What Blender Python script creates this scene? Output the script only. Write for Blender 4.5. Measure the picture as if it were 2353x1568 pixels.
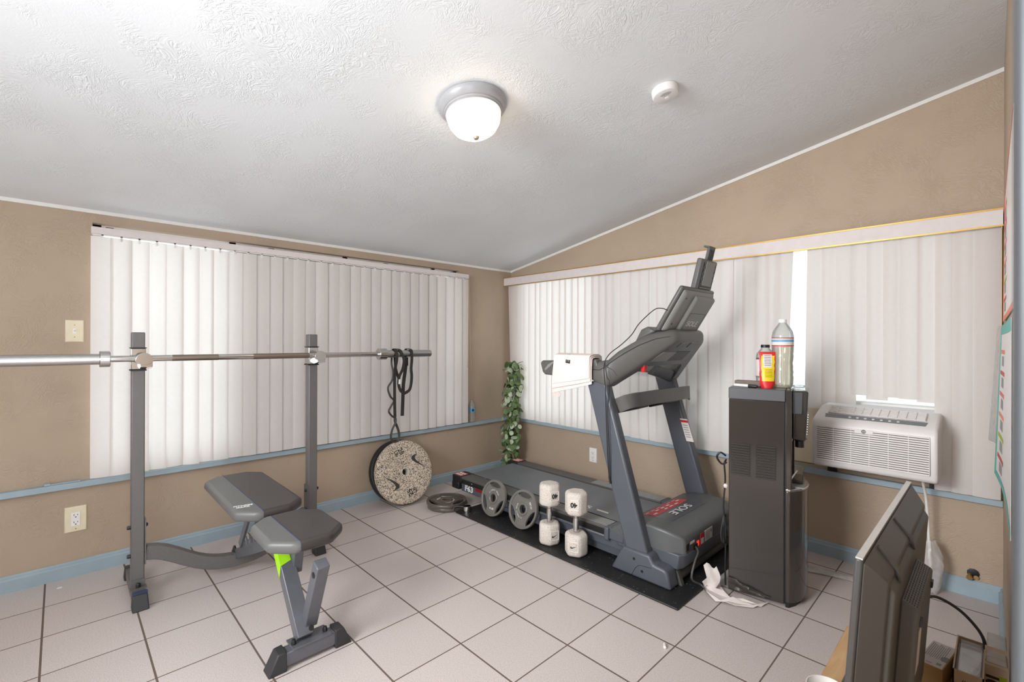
import bpy, bmesh, math, random
from mathutils import Vector, Matrix
random.seed(7)
for o in list(bpy.data.objects):
    bpy.data.objects.remove(o)
SC = bpy.context.scene
COL = SC.collection
PI = math.pi

# ------------------------------------------------------------------ camera
cam = bpy.data.cameras.new('camera')
cam.sensor_width = 36.0
cam.lens = 1072.38 / 2353 * 36.0
cam.clip_start = 0.02
cam.dof.use_dof = True
cam.dof.focus_distance = 2.6
cam.dof.aperture_fstop = 6.5
camo = bpy.data.objects.new('camera', cam)
COL.objects.link(camo)
camo.matrix_world = (Matrix.Translation((0, 0, 1.18)) @ Matrix.Rotation(0.806986, 4, 'Z')
                     @ Matrix.Rotation(PI / 2 + 0.000503, 4, 'X') @ Matrix.Rotation(0.0028, 4, 'Z'))
SC.camera = camo

# ------------------------------------------------------------------ world, lights, exposure
w = bpy.data.worlds.new('world')
SC.world = w
w.use_nodes = True
bg = w.node_tree.nodes['Background']
bg.inputs[0].default_value = (0.93, 0.97, 1.0, 1)
bg.inputs[1].default_value = 4.0
SC.view_settings.view_transform = 'Standard'
SC.view_settings.look = 'None'
SC.view_settings.gamma = 1.0
SC.view_settings.use_curve_mapping = False
SC.view_settings.exposure = 0.0
SC.cycles.use_denoising = True
SC.cycles.max_bounces = 8
SC.cycles.diffuse_bounces = 5
SC.cycles.glossy_bounces = 4
SC.cycles.transmission_bounces = 8
SC.cycles.transparent_max_bounces = 16
SC.cycles.caustics_reflective = False
SC.cycles.caustics_refractive = False
SC.cycles.sample_clamp_indirect = 4.0

def area(name, loc, target, sx, sy, power, col, spread=180):
    l = bpy.data.lights.new(name, 'AREA')
    l.shape = 'RECTANGLE'
    l.size, l.size_y = sx, sy
    l.energy = power
    l.color = col
    l.spread = math.radians(spread)
    o = bpy.data.objects.new(name, l)
    COL.objects.link(o)
    o.location = loc
    o.rotation_euler = (Vector(target) - Vector(loc)).to_track_quat('-Z', 'Y').to_euler()
    return o
# daylight through the window of the end wall, left of the view
area('end_window_daylight', (-1.7, -1.66, 1.3), (-1.6, 2.0, 1.5), 1.7, 1.1, 2, (0.94, 0.97, 1.0))
# unseen fill lamp added outside the doorway where the photographer stands
area('doorway_fill', (0.9, -0.2, 1.2), (-1.8, 1.6, 1.4), 1.2, 1.6, 4, (1.0, 0.98, 0.96))
# added unseen fills behind the camera: one straight in, one bounced off the ceiling
area('front_fill', (-1.2, -1.25, 1.75), (-0.75, 3.0, 0.6), 1.0, 0.8, 35, (0.97, 0.985, 1.0), 110)
area('ceiling_fill', (-1.35, -1.2, 0.45), (-0.3, 2.0, 2.3), 0.9, 0.7, 4.2, (0.95, 0.98, 1.0), 75)

# ------------------------------------------------------------------ materials
def lin(c):
    return tuple((v / 12.92 if v <= 0.04045 else ((v + 0.055) / 1.055) ** 2.4) for v in [x / 255 for x in c])

class N:
    def __init__(s, name):
        s.m = bpy.data.materials.new(name)
        s.m.use_nodes = True
        s.t = s.m.node_tree
        s.b = s.t.nodes['Principled BSDF']
        s.out = s.t.nodes['Material Output']
    def n(s, typ, **kw):
        nd = s.t.nodes.new(typ)
        for k, v in kw.items():
            setattr(nd, k, v)
        return nd
    def l(s, a, b):
        s.t.links.new(a, b)
    def math(s, op, a, b=None, c=None):
        nd = s.n('ShaderNodeMath', operation=op)
        for i, v in enumerate((a, b, c)):
            if v is None:
                continue
            if isinstance(v, (int, float)):
                nd.inputs[i].default_value = v
            else:
                s.l(v, nd.inputs[i])
        return nd.outputs[0]
    def coord(s):
        if not hasattr(s, '_c'):
            s._c = s.n('ShaderNodeTexCoord').outputs['Object']
        return s._c
    def noise(s, scale, detail=3, dist=0.0, rough=0.5, vec=None):
        nd = s.n('ShaderNodeTexNoise')
        nd.inputs['Scale'].default_value = scale
        nd.inputs['Detail'].default_value = detail
        nd.inputs['Roughness'].default_value = rough
        nd.inputs['Distortion'].default_value = dist
        s.l(vec or s.coord(), nd.inputs['Vector'])
        return nd.outputs['Fac']
    def ramp(s, fac, stops):
        nd = s.n('ShaderNodeValToRGB')
        cr = nd.color_ramp
        while len(cr.elements) < len(stops):
            cr.elements.new(0.5)
        for e, (p, c) in zip(cr.elements, stops):
            e.position = p
            e.color = (*c, 1)
        s.l(fac, nd.inputs['Fac'])
        return nd.outputs['Color']
    def bump(s, h, strength=0.2, dist=0.01):
        nd = s.n('ShaderNodeBump')
        nd.inputs['Strength'].default_value = strength
        nd.inputs['Distance'].default_value = dist
        s.l(h, nd.inputs['Height'])
        s.l(nd.outputs['Normal'], s.b.inputs['Normal'])

def M(name, col, rough=0.5, metal=0.0, var=0.04, scale=25.0, bump=0.0, bscale=200.0, spec=0.5, coat=0.0):
    """Plain surface with a slight procedural variation of tone and, if wanted, a fine grain."""
    x = N(name)
    c = lin(col)
    f = x.noise(scale, 3)
    x.l(x.ramp(f, [(0.25, tuple(v * (1 - var) for v in c)), (0.75, tuple(min(1, v * (1 + var)) for v in c))]), x.b.inputs['Base Color'])
    x.b.inputs['Roughness'].default_value = rough
    x.b.inputs['Metallic'].default_value = metal
    x.b.inputs['Specular IOR Level'].default_value = spec
    x.b.inputs['Coat Weight'].default_value = coat
    if bump:
        x.bump(x.noise(bscale, 4), bump, 0.002)
    return x.m

def plaster(name, col, strength, scale, rough=0.55):
    x = N(name)
    c = lin(col)
    f = x.noise(2.0, 3)
    x.l(x.ramp(f, [(0.3, tuple(v * 0.97 for v in c)), (0.7, tuple(v * 1.03 for v in c))]), x.b.inputs['Base Color'])
    x.b.inputs['Roughness'].default_value = rough
    x.b.inputs['Specular IOR Level'].default_value = 0.3
    # trowelled ridges that turn from patch to patch
    warp = x.n('ShaderNodeTexNoise')
    warp.inputs['Scale'].default_value = 3.5
    x.l(x.coord(), warp.inputs['Vector'])
    sub = x.n('ShaderNodeVectorMath', operation='MULTIPLY_ADD')
    x.l(warp.outputs['Color'], sub.inputs[0])
    sub.inputs[1].default_value = (0.9, 0.9, 0.9)
    x.l(x.coord(), sub.inputs[2])
    a = x.noise(scale, 2, 1.6, 0.55, sub.outputs[0])
    ridge = x.ramp(a, [(0.42, (0, 0, 0)), (0.56, (1, 1, 1)), (0.70, (0.2, 0.2, 0.2))])
    patch = x.ramp(x.noise(5.0, 2), [(0.42, (0.05, 0.05, 0.05)), (0.62, (1, 1, 1))])
    mul = x.n('ShaderNodeMix', data_type='RGBA', blend_type='MULTIPLY')
    mul.inputs['Factor'].default_value = 1.0
    x.l(ridge, mul.inputs[6])
    x.l(patch, mul.inputs[7])
    x.bump(mul.outputs[2], strength, 0.006)
    return x.m

def tile_floor():
    x = N('speckled_floor_tile')
    sep = x.n('ShaderNodeSeparateXYZ')
    x.l(x.coord(), sep.inputs[0])
    T, th = 0.29353, 0.005571
    c, s = math.cos(th), math.sin(th)
    def axis(ka, kb, off):
        v = x.math('ADD', x.math('MULTIPLY', sep.outputs[0], ka), x.math('MULTIPLY', sep.outputs[1], kb))
        v = x.math('DIVIDE', x.math('ADD', v, -off), T)
        fr = x.math('FRACT', x.math('ADD', v, 100.5))
        return v, x.math('ABSOLUTE', x.math('SUBTRACT', fr, 0.5))
    va, da = axis(c, s, -2.61824)
    vb, db = axis(-s, c, -0.04907)
    grA = x.math('LESS_THAN', da, 0.0026 / T)
    grB = x.math('LESS_THAN', db, 0.0034 / T)
    gr = x.math('MAXIMUM', grA, grB)
    # each tile its own slight tone
    cmb = x.n('ShaderNodeCombineXYZ')
    x.l(x.math('FLOOR', x.math('ADD', va, 100)), cmb.inputs[0])
    x.l(x.math('FLOOR', x.math('ADD', vb, 100)), cmb.inputs[1])
    wn = x.n('ShaderNodeTexWhiteNoise')
    x.l(cmb.outputs[0], wn.inputs['Vector'])
    sp = x.noise(260, 2, 0, 0.7)
    base = x.ramp(sp, [(0.33, lin((182, 170, 167))), (0.45, lin((203, 192, 188))), (0.6, lin((212, 202, 198)))])
    tone = x.n('ShaderNodeMix', data_type='RGBA', blend_type='MULTIPLY')
    tone.inputs['Factor'].default_value = 1.0
    x.l(base, tone.inputs[6])
    x.l(x.ramp(wn.outputs['Value'], [(0, (0.93, 0.93, 0.93)), (1, (1, 1, 1))]), tone.inputs[7])
    mx = x.n('ShaderNodeMix', data_type='RGBA')
    x.l(gr, mx.inputs['Factor'])
    x.l(tone.outputs[2], mx.inputs[6])
    mx.inputs[7].default_value = (*lin((104, 90, 80)), 1)
    x.l(mx.outputs[2], x.b.inputs['Base Color'])
    rg = x.n('ShaderNodeMix', data_type='FLOAT')
    x.l(gr, rg.inputs['Factor'])
    rg.inputs[2].default_value = 0.38
    rg.inputs[3].default_value = 0.9
    x.l(rg.outputs[0], x.b.inputs['Roughness'])
    x.bump(x.math('SUBTRACT', 1.0, gr), 0.35, 0.002)
    return x.m

def speck(name, stops, scale, rough=0.7):
    x = N(name)
    v = x.n('ShaderNodeTexVoronoi')
    v.inputs['Scale'].default_value = scale
    x.l(x.coord(), v.inputs['Vector'])
    sp = x.n('ShaderNodeSeparateColor')
    x.l(v.outputs['Color'], sp.inputs[0])
    cr = x.n('ShaderNodeValToRGB')
    cr.color_ramp.interpolation = 'CONSTANT'
    while len(cr.color_ramp.elements) < len(stops):
        cr.color_ramp.elements.new(0.5)
    for e, (p, c) in zip(cr.color_ramp.elements, stops):
        e.position = p
        e.color = (*lin(c), 1)
    x.l(sp.outputs[0], cr.inputs['Fac'])
    x.l(cr.outputs['Color'], x.b.inputs['Base Color'])
    x.b.inputs['Roughness'].default_value = rough
    return x.m

def clear(name, col, alpha_tint, gloss=0.06, rough=0.03, add=0.0, edge=1.0):
    """Thin clear sheet: lets light straight through with a tint, mirrors a little, may be slightly milky."""
    x = N(name)
    x.t.nodes.remove(x.b)
    tr = x.n('ShaderNodeBsdfTransparent')
    lf = x.n('ShaderNodeLayerWeight')
    lf.inputs['Blend'].default_value = 0.35
    x.l(x.ramp(lf.outputs['Facing'], [(0.35, alpha_tint), (1.0, tuple(v * edge for v in alpha_tint))]), tr.inputs[0])
    gl = x.n('ShaderNodeBsdfGlossy')
    gl.inputs['Roughness'].default_value = rough
    lw = x.n('ShaderNodeLayerWeight')
    lw.inputs['Blend'].default_value = 0.25
    f = x.math('MULTIPLY_ADD', lw.outputs['Fresnel'], 0.6, gloss)
    m1 = x.n('ShaderNodeMixShader')
    x.l(f, m1.inputs[0])
    x.l(tr.outputs[0], m1.inputs[1])
    x.l(gl.outputs[0], m1.inputs[2])
    df = x.n('ShaderNodeBsdfDiffuse')
    df.inputs[0].default_value = (*lin(col), 1)
    m2 = x.n('ShaderNodeMixShader')
    f2 = x.math('MULTIPLY_ADD', x.noise(30, 2), add * 0.6, add * 0.7)
    x.l(f2, m2.inputs[0])
    x.l(m1.outputs[0], m2.inputs[1])
    x.l(df.outputs[0], m2.inputs[2])
    x.l(m2.outputs[0], x.out.inputs['Surface'])
    return x.m

def slat_mat():
    x = N('white_vinyl_slat')
    x.t.nodes.remove(x.b)
    c = lin((238, 232, 228))
    f = x.noise(60, 3)
    colr = x.ramp(f, [(0.3, tuple(v * 0.98 for v in c)), (0.7, c)])
    bp = x.n('ShaderNodeBump')
    bp.inputs['Strength'].default_value = 0.15
    bp.inputs['Distance'].default_value = 0.003
    x.l(x.noise(70, 3, 1.5), bp.inputs['Height'])
    d = x.n('ShaderNodeBsdfDiffuse')
    t = x.n('ShaderNodeBsdfTranslucent')
    x.l(colr, d.inputs[0])
    x.l(colr, t.inputs[0])
    x.l(bp.outputs[0], d.inputs['Normal'])
    m = x.n('ShaderNodeMixShader')
    m.inputs[0].default_value = 0.30
    x.l(d.outputs[0], m.inputs[1])
    x.l(t.outputs[0], m.inputs[2])
    x.l(m.outputs[0], x.out.inputs['Surface'])
    return x.m

def wood(name, a, b, scale=6.0, rough=0.45):
    x = N(name)
    mp = x.n('ShaderNodeMapping')
    mp.inputs['Scale'].default_value = (8, 1, 8)
    x.l(x.coord(), mp.inputs[0])
    f = x.noise(scale, 5, 0.6, 0.6, mp.outputs[0])
    x.l(x.ramp(f, [(0.3, lin(a)), (0.7, lin(b))]), x.b.inputs['Base Color'])
    x.b.inputs['Roughness'].default_value = rough
    return x.m

def glow(name, col, strength):
    x = N(name)
    x.b.inputs['Base Color'].default_value = (*lin(col), 1)
    x.b.inputs['Emission Color'].default_value = (*lin(col), 1)
    lw = x.n('ShaderNodeLayerWeight')
    lw.inputs['Blend'].default_value = 0.3
    x.l(x.math('MULTIPLY_ADD', x.noise(12, 1), strength * 0.2, strength * 0.9), x.b.inputs['Emission Strength'])
    return x.m

K = {}
K['wall'] = plaster('tan_wall_paint', (181, 162, 142), 0.34, 26)
K['wall_low'] = K['wall']
K['ceiling'] = plaster('white_ceiling_plaster', (226, 229, 232), 0.3, 30, 0.7)
K['floor'] = tile_floor()
K['blue'] = M('pale_blue_trim_paint', (158, 176, 186), 0.45, var=0.07, scale=9)
K['white_trim'] = M('white_trim_paint', (232, 231, 228), 0.5)
K['pvc'] = M('white_pvc', (235, 233, 229), 0.4)
K['slat'] = slat_mat()
K['gold'] = M('brushed_gold_edging', (193, 150, 72), 0.35, 0.6)
K['valance'] = M('off_white_valance', (222, 214, 212), 0.6, bump=0.25, bscale=60)
K['chain'] = M('bead_chain', (168, 150, 120), 0.4, 0.5)
K['pane_clear'] = clear('clear_window_glass', (255, 255, 255), (0.92, 0.95, 0.95))
K['pane_mid'] = clear('backlight_softened_glass', (255, 255, 255), (0.56, 0.58, 0.58))  # made-up tint that lowers the backlight on the slats
K['pane_dark'] = clear('backlight_cut_glass', (120, 118, 115), (0.22, 0.22, 0.22))  # darkest made-up tint, leaving the middle slats little backlight
K['graysteel'] = M('hammered_grey_steel', (112, 110, 109), 0.45, 0.35, var=0.25, scale=420, bump=0.35, bscale=420)
K['bluesteel'] = M('grey_painted_steel', (104, 106, 112), 0.35, 0.3, var=0.08)
K['chrome'] = M('polished_chrome', (205, 203, 200), 0.14, 1.0, var=0.02)
K['chrome_rough'] = M('brushed_steel_sleeve', (200, 200, 198), 0.26, 1.0, var=0.03)
K['knurl'] = M('knurled_steel', (150, 138, 126), 0.4, 1.0, var=0.2, scale=600)
K['vinyl'] = M('dark_brown_vinyl', (62, 58, 56), 0.4, var=0.1, scale=6, bump=0.15, bscale=90)
K['vinyl_gray'] = M('grey_vinyl', (98, 98, 97), 0.42, var=0.06, scale=6, bump=0.15, bscale=90)
K['piping'] = M('navy_stitching', (38, 54, 92), 0.5)
K['cap'] = M('black_rubber_cap', (48, 48, 50), 0.5)
K['cap_blue'] = M('blue_rubber', (52, 66, 98), 0.5)
K['black'] = M('black_plastic', (28, 28, 29), 0.45)
K['black_gloss'] = M('black_gloss_enamel', (56, 52, 49), 0.10, var=0.05, scale=3, coat=0.3)
K['nose_gloss'] = M('black_gloss_plastic', (58, 54, 50), 0.08, var=0.05, scale=3, coat=0.5)
K['band'] = M('dark_grey_dispenser_band', (84, 85, 89), 0.3)
K['lime'] = M('lime_green_sticker', (158, 220, 26), 0.5)
K['white_ink'] = M('white_print', (225, 225, 223), 0.6)
K['black_ink'] = M('black_print', (30, 30, 30), 0.6)
K['gray_ink'] = M('grey_print', (150, 150, 148), 0.6)
K['red_ink'] = M('red_label', (200, 62, 66), 0.5)
K['dark_red'] = M('dark_red_stripe', (140, 26, 30), 0.5)
K['strap'] = M('black_webbing', (42, 40, 38), 0.6, var=0.2, scale=40)
K['speck'] = speck('speckled_rubber_plate', [(0.0, (52, 46, 42)), (0.14, (205, 190, 168)), (0.52, (178, 152, 132)), (0.68, (226, 216, 198)), (0.86, (112, 112, 120))], 230)
K['stone'] = speck('speckled_light_rubber', [(0.0, (104, 92, 84)), (0.05, (218, 209, 200)), (0.5, (208, 199, 190)), (0.85, (224, 216, 208))], 620)
K['bumper_black'] = M('black_bumper_rubber', (24, 24, 26), 0.4)
K['swoosh'] = M('dark_green_black_print', (52, 54, 50), 0.6)
K['iron'] = M('grey_enamelled_iron', (122, 119, 114), 0.35, 0.2, var=0.06, scale=12)
K['iron_dark'] = M('brown_grey_enamelled_iron', (98, 91, 84), 0.3, 0.25, var=0.1, scale=12)
K['mat_rubber'] = speck('black_rubber_mat', [(0.0, (30, 30, 31)), (0.60, (36, 36, 37)), (0.985, (120, 112, 104))], 190, 0.5)
K['deck'] = M('grey_blue_treadmill_paint', (84, 88, 96), 0.4, var=0.06, scale=8)
K['rail'] = M('dark_grey_step_rail', (84, 83, 81), 0.5, var=0.05)
K['belt'] = M('running_belt_rubber', (106, 109, 114), 0.45, var=0.1, scale=5, bump=0.1, bscale=500)
K['hood'] = M('dark_grey_motor_hood', (88, 90, 91), 0.42, var=0.05)
K['console'] = M('dark_grey_console_plastic', (92, 91, 89), 0.36, var=0.05)
K['console_under'] = M('slate_console_underside', (92, 95, 100), 0.45, var=0.05)
K['panel'] = M('mid_grey_plastic', (136, 137, 133), 0.5, var=0.03)
K['red'] = M('red_plastic', (205, 28, 30), 0.35)
K['lit_red'] = glow('lit_red_rocker', (255, 60, 20), 0.8)
K['towel'] = M('pale_pink_terry', (236, 222, 216), 0.95, var=0.05, scale=60, bump=0.9, bscale=420)
K['leaf'] = M('green_ivy_leaf', (96, 118, 72), 0.5, var=0.45, scale=38)
K['leaf_light'] = M('white_edged_ivy_leaf', (176, 190, 160), 0.5, var=0.25, scale=60)
K['stem'] = M('dark_green_stem', (48, 58, 36), 0.6)
K['ac'] = M('white_appliance_plastic', (228, 224, 222), 0.4, var=0.02)
K['ac_slot'] = M('grille_recess', (92, 86, 82), 0.7)
K['ac_panel'] = M('grey_control_panel', (112, 120, 124), 0.35)
K['cream'] = M('cream_filler_panel', (233, 217, 192), 0.5)
K['ivory'] = M('ivory_plate', (232, 220, 192), 0.4)
K['plate_white'] = M('white_plate', (240, 238, 234), 0.4)
K['tv'] = M('dark_grey_tv_shell', (86, 84, 81), 0.42, var=0.04)
K['tv_bezel'] = M('grey_tv_bezel', (70, 68, 66), 0.4)
K['screen'] = M('black_screen_glass', (12, 12, 13), 0.1)
K['silver_tape'] = M('crinkled_clear_tape', (205, 202, 198), 0.3, 0.2, bump=0.8, bscale=120)
K['wood'] = wood('oiled_pine_board', (196, 152, 104), (214, 176, 130))
K['card'] = M('brown_cardboard', (198, 160, 112), 0.8, var=0.06)
K['carton'] = M('pale_beige_carton', (214, 188, 162), 0.7, var=0.04)
K['paper'] = M('white_paper_label', (224, 217, 214), 0.7)
K['lime_print'] = M('lime_print', (168, 186, 30), 0.6)
K['brown_print'] = M('dark_brown_print', (56, 34, 30), 0.6)
K['clear'] = clear('clear_plastic', (255, 255, 255), (0.94, 0.95, 0.95), 0.05, 0.05, 0.08)
K['bottle'] = clear('clear_bottle_plastic', (240, 242, 242), (0.90, 0.92, 0.92), 0.07, 0.05, 0.16, 0.35)
K['film'] = clear('milky_plastic_film', (240, 236, 232), (0.95, 0.94, 0.93), 0.05, 0.15, 0.35)
K['tinted_water'] = clear('bag_tinted_water', (222, 204, 140), (0.985, 0.95, 0.84), 0.03, 0.1, 0.10)  # refracted yellow of the snack bag, painted into the water
K['yellow'] = M('yellow_bag_print', (232, 208, 28), 0.35)
K['bag_red'] = M('red_bag_print', (214, 36, 42), 0.35)
K['slate_block'] = M('grey_felt_block', (122, 112, 104), 0.8)
K['foam'] = M('white_packing_sheet', (226, 216, 212), 0.6)
K['lbl_blue'] = M('blue_label', (96, 164, 200), 0.5)
K['lamp_ring'] = M('white_lamp_canopy', (156, 156, 159), 0.3)
K['lamp_glass'] = glow('lit_frosted_glass', (255, 236, 206), 7.5)
K['knob'] = M('brushed_nickel_knob', (176, 164, 148), 0.4, 0.5)
K['alarm'] = M('white_alarm_plastic', (226, 225, 222), 0.5)
K['jamb'] = M('grey_metal_jamb', (84, 86, 89), 0.4, 0.3, var=0.03)
K['poster'] = M('poster_paper', (236, 230, 228), 0.4)
K['orange'] = M('orange_border', (236, 130, 96), 0.5)
K['teal'] = M('teal_border', (86, 182, 172), 0.5)
K['pink_print'] = M('pink_print', (222, 120, 128), 0.6)
K['bowl'] = M('white_bowl', (232, 226, 220), 0.3)
K['brass'] = M('old_brass', (170, 140, 90), 0.4, 0.6)

# ------------------------------------------------------------------ geometry helpers
ORG = {}          # world origin of each Empty, for parts built in world coordinates

class MB:
    def __init__(s):
        s.bm = bmesh.new()
    def _faces(s, vs, fs, mi=0):
        v = [s.bm.verts.new(p) for p in vs]
        for f in fs:
            try:
                fc = s.bm.faces.new([v[i] for i in f])
                fc.material_index = mi
            except ValueError:
                pass
        return s
    def box(s, a, b, mi=0, mat=None):
        (x0, y0, z0), (x1, y1, z1) = a, b
        vs = [Vector(p) for p in ((x0, y0, z0), (x1, y0, z0), (x1, y1, z0), (x0, y1, z0), (x0, y0, z1), (x1, y0, z1), (x1, y1, z1), (x0, y1, z1))]
        if mat:
            vs = [mat @ p for p in vs]
        return s._faces(vs, [(0, 3, 2, 1), (4, 5, 6, 7), (0, 1, 5, 4), (1, 2, 6, 5), (2, 3, 7, 6), (3, 0, 4, 7)], mi)
    def hexa(s, bot, top, mi=0):
        n = len(bot)
        fs = [tuple(reversed(range(n))), tuple(range(n, 2 * n))]
        fs += [(i, (i + 1) % n, n + (i + 1) % n, n + i) for i in range(n)]
        return s._faces(list(bot) + list(top), fs, mi)
    def prism(s, poly, axis, a, b, mi=0):
        """poly in the plane normal to axis ('x': (y,z), 'y': (x,z), 'z': (x,y)), from a to b along it."""
        def p(q, t):
            return {'x': (t, q[0], q[1]), 'y': (q[0], t, q[1]), 'z': (q[0], q[1], t)}[axis]
        return s.hexa([p(q, a) for q in poly], [p(q, b) for q in poly], mi)
    def lathe(s, prof, n=32, mat=None, mi=0, cap0=True, cap1=True):
        mat = mat or Matrix()
        rings = []
        for r, z in prof:
            rings.append([s.bm.verts.new(mat @ Vector((max(r, 1e-5) * math.cos(2 * PI * k / n), max(r, 1e-5) * math.sin(2 * PI * k / n), z))) for k in range(n)])
        for a, b in zip(rings, rings[1:]):
            for k in range(n):
                f = s.bm.faces.new((a[k], a[(k + 1) % n], b[(k + 1) % n], b[k]))
                f.material_index = mi
        if cap0:
            f = s.bm.faces.new(list(reversed(rings[0]))); f.material_index = mi
        if cap1:
            f = s.bm.faces.new(rings[-1]); f.material_index = mi
        return s
    def tube(s, pts, r, n=10, mi=0, smooth=0, closed=False):
        pts = [Vector(p) for p in pts]
        if smooth:
            pts = spline(pts, smooth)
        rr = r if isinstance(r, (list, tuple)) else [r] * len(pts)
        if len(rr) != len(pts):
            rr = [rr[0]] * len(pts)
        rings = []
        up = None
        for i, p in enumerate(pts):
            if closed:
                t = (pts[(i + 1) % len(pts)] - pts[i - 1]).normalized()
            else:
                t = (pts[min(i + 1, len(pts) - 1)] - pts[max(i - 1, 0)]).normalized()
            if up is None:
                up = t.orthogonal().normalized()
            up = (up - t * up.dot(t)).normalized()
            sd = t.cross(up)
            rings.append([s.bm.verts.new(p + (up * math.cos(2 * PI * k / n) + sd * math.sin(2 * PI * k / n)) * rr[i]) for k in range(n)])
        pr = list(zip(rings, rings[1:])) + ([(rings[-1], rings[0])] if closed else [])
        for a, b in pr:
            for k in range(n):
                f = s.bm.faces.new((a[k], a[(k + 1) % n], b[(k + 1) % n], b[k])); f.material_index = mi
        if not closed:
            s.bm.faces.new(list(reversed(rings[0]))).material_index = mi
            s.bm.faces.new(rings[-1]).material_index = mi
        return s
    def bar(s, pts, wd, ht, side, mi=0, smooth=0):
        """rectangular bar along pts: wd across `side`, ht across the other direction."""
        pts = [Vector(p) for p in pts]
        if smooth:
            pts = spline(pts, smooth)
        rings = []
        for i, p in enumerate(pts):
            t = (pts[min(i + 1, len(pts) - 1)] - pts[max(i - 1, 0)]).normalized()
            sd = side[i] if isinstance(side, list) else side
            sd = Vector(sd); sd = (sd - t * sd.dot(t)).normalized()
            up = t.cross(sd)
            rings.append([s.bm.verts.new(p + sd * (wd / 2) * a + up * (ht / 2) * b) for a, b in ((-1, -1), (1, -1), (1, 1), (-1, 1))])
        for a, b in zip(rings, rings[1:]):
            for k in range(4):
                s.bm.faces.new((a[k], a[(k + 1) % 4], b[(k + 1) % 4], b[k])).material_index = mi
        s.bm.faces.new(list(reversed(rings[0]))).material_index = mi
        s.bm.faces.new(rings[-1]).material_index = mi
        return s
    def sheet(s, grid, thick=0.0, mi=0):
        """grid[i][j] of points -> a sheet, with real thickness when asked."""
        rows = [[Vector(p) for p in r] for r in grid]
        H, W = len(rows), len(rows[0])
        if not thick:
            v = [[s.bm.verts.new(p) for p in r] for r in rows]
            for i in range(H - 1):
                for j in range(W - 1):
                    s.bm.faces.new((v[i][j], v[i][j + 1], v[i + 1][j + 1], v[i + 1][j])).material_index = mi
            return s
        nr = [[None] * W for _ in rows]
        for i in range(H):
            for j in range(W):
                du = rows[i][min(j + 1, W - 1)] - rows[i][max(j - 1, 0)]
                dv = rows[min(i + 1, H - 1)][j] - rows[max(i - 1, 0)][j]
                n = du.cross(dv)
                nr[i][j] = n.normalized() if n.length > 1e-12 else Vector((0, 0, 1))
        a = [[s.bm.verts.new(rows[i][j] + nr[i][j] * thick / 2) for j in range(W)] for i in range(H)]
        b = [[s.bm.verts.new(rows[i][j] - nr[i][j] * thick / 2) for j in range(W)] for i in range(H)]
        def q(*v):
            s.bm.faces.new(v).material_index = mi
        for i in range(H - 1):
            for j in range(W - 1):
                q(a[i][j], a[i][j + 1], a[i + 1][j + 1], a[i + 1][j])
                q(b[i][j], b[i + 1][j], b[i + 1][j + 1], b[i][j + 1])
        for j in range(W - 1):
            q(a[0][j], b[0][j], b[0][j + 1], a[0][j + 1])
            q(a[H - 1][j], a[H - 1][j + 1], b[H - 1][j + 1], b[H - 1][j])
        for i in range(H - 1):
            q(a[i][0], a[i + 1][0], b[i + 1][0], b[i][0])
            q(a[i][W - 1], b[i][W - 1], b[i + 1][W - 1], a[i + 1][W - 1])
        return s
    def build(s, name, mats, parent=None, local=False, bevel=0.0, seg=2, sharp=35, flat=False, sub=0):
        if not isinstance(mats, (list, tuple)):
            mats = [mats]
        org = Vector((0, 0, 0)) if (local or parent is None) else ORG[parent.name]
        for v in s.bm.verts:
            v.co -= org
        bmesh.ops.recalc_face_normals(s.bm, faces=s.bm.faces)
        me = bpy.data.meshes.new(name)
        s.bm.to_mesh(me)
        s.bm.free()
        for m in mats:
            me.materials.append(K[m] if isinstance(m, str) else m)
        if not flat:
            for p in me.polygons:
                p.use_smooth = True
            me.set_sharp_from_angle(angle=math.radians(sharp))
        o = bpy.data.objects.new(name, me)
        COL.objects.link(o)
        if parent is not None:
            o.parent = parent
            ORG[o.name] = org
        if bevel:
            bv = o.modifiers.new('bevel', 'BEVEL')
            bv.width = bevel
            bv.segments = seg
            bv.limit_method = 'ANGLE'
            bv.angle_limit = math.radians(38)
            bv.harden_normals = False
        if sub:
            sb = o.modifiers.new('sub', 'SUBSURF')
            sb.levels = sb.render_levels = sub
        return o

def spline(pts, k):
    out = []
    n = len(pts)
    for i in range(n - 1):
        p0, p1, p2, p3 = pts[max(i - 1, 0)], pts[i], pts[i + 1], pts[min(i + 2, n - 1)]
        for j in range(k):
            t = j / k
            out.append(0.5 * ((2 * p1) + (p2 - p0) * t + (2 * p0 - 5 * p1 + 4 * p2 - p3) * t * t + (3 * p1 - p0 - 3 * p2 + p3) * t ** 3))
    out.append(pts[-1])
    return out

def tag(o, label, cat, group=None):
    o['label'] = label
    o['category'] = cat
    if group:
        o['group'] = group
    return o

def thing(name, label, cat, loc=(0, 0, 0), group=None, rotz=0.0, mat=None):
    o = bpy.data.objects.new(name, None)
    o.empty_display_size = 0.1
    COL.objects.link(o)
    if mat is not None:
        o.matrix_world = mat
        ORG[o.name] = Vector((0, 0, 0))
    else:
        o.location = loc
        o.rotation_euler = (0, 0, rotz)
        ORG[o.name] = Vector(loc)
    return tag(o, label, cat, group)

def struct(o):
    o['kind'] = 'structure'
    return o

def dup(root, loc=None, mat=None, label=None):
    r = root.copy()
    COL.objects.link(r)
    if mat is not None:
        r.matrix_world = mat
    else:
        r.location = loc
    if label:
        r['label'] = label
    for ch in list(root.children):
        c = ch.copy(); COL.objects.link(c); c.parent = r
        for g in list(ch.children):
            d = g.copy(); COL.objects.link(d); d.parent = c
    return r

def frame(o, x, y):
    x = Vector(x).normalized(); y = Vector(y); z = x.cross(y).normalized(); y = z.cross(x)
    m = Matrix((x, y, z)).transposed().to_4x4()
    m.translation = Vector(o)
    return m

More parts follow.
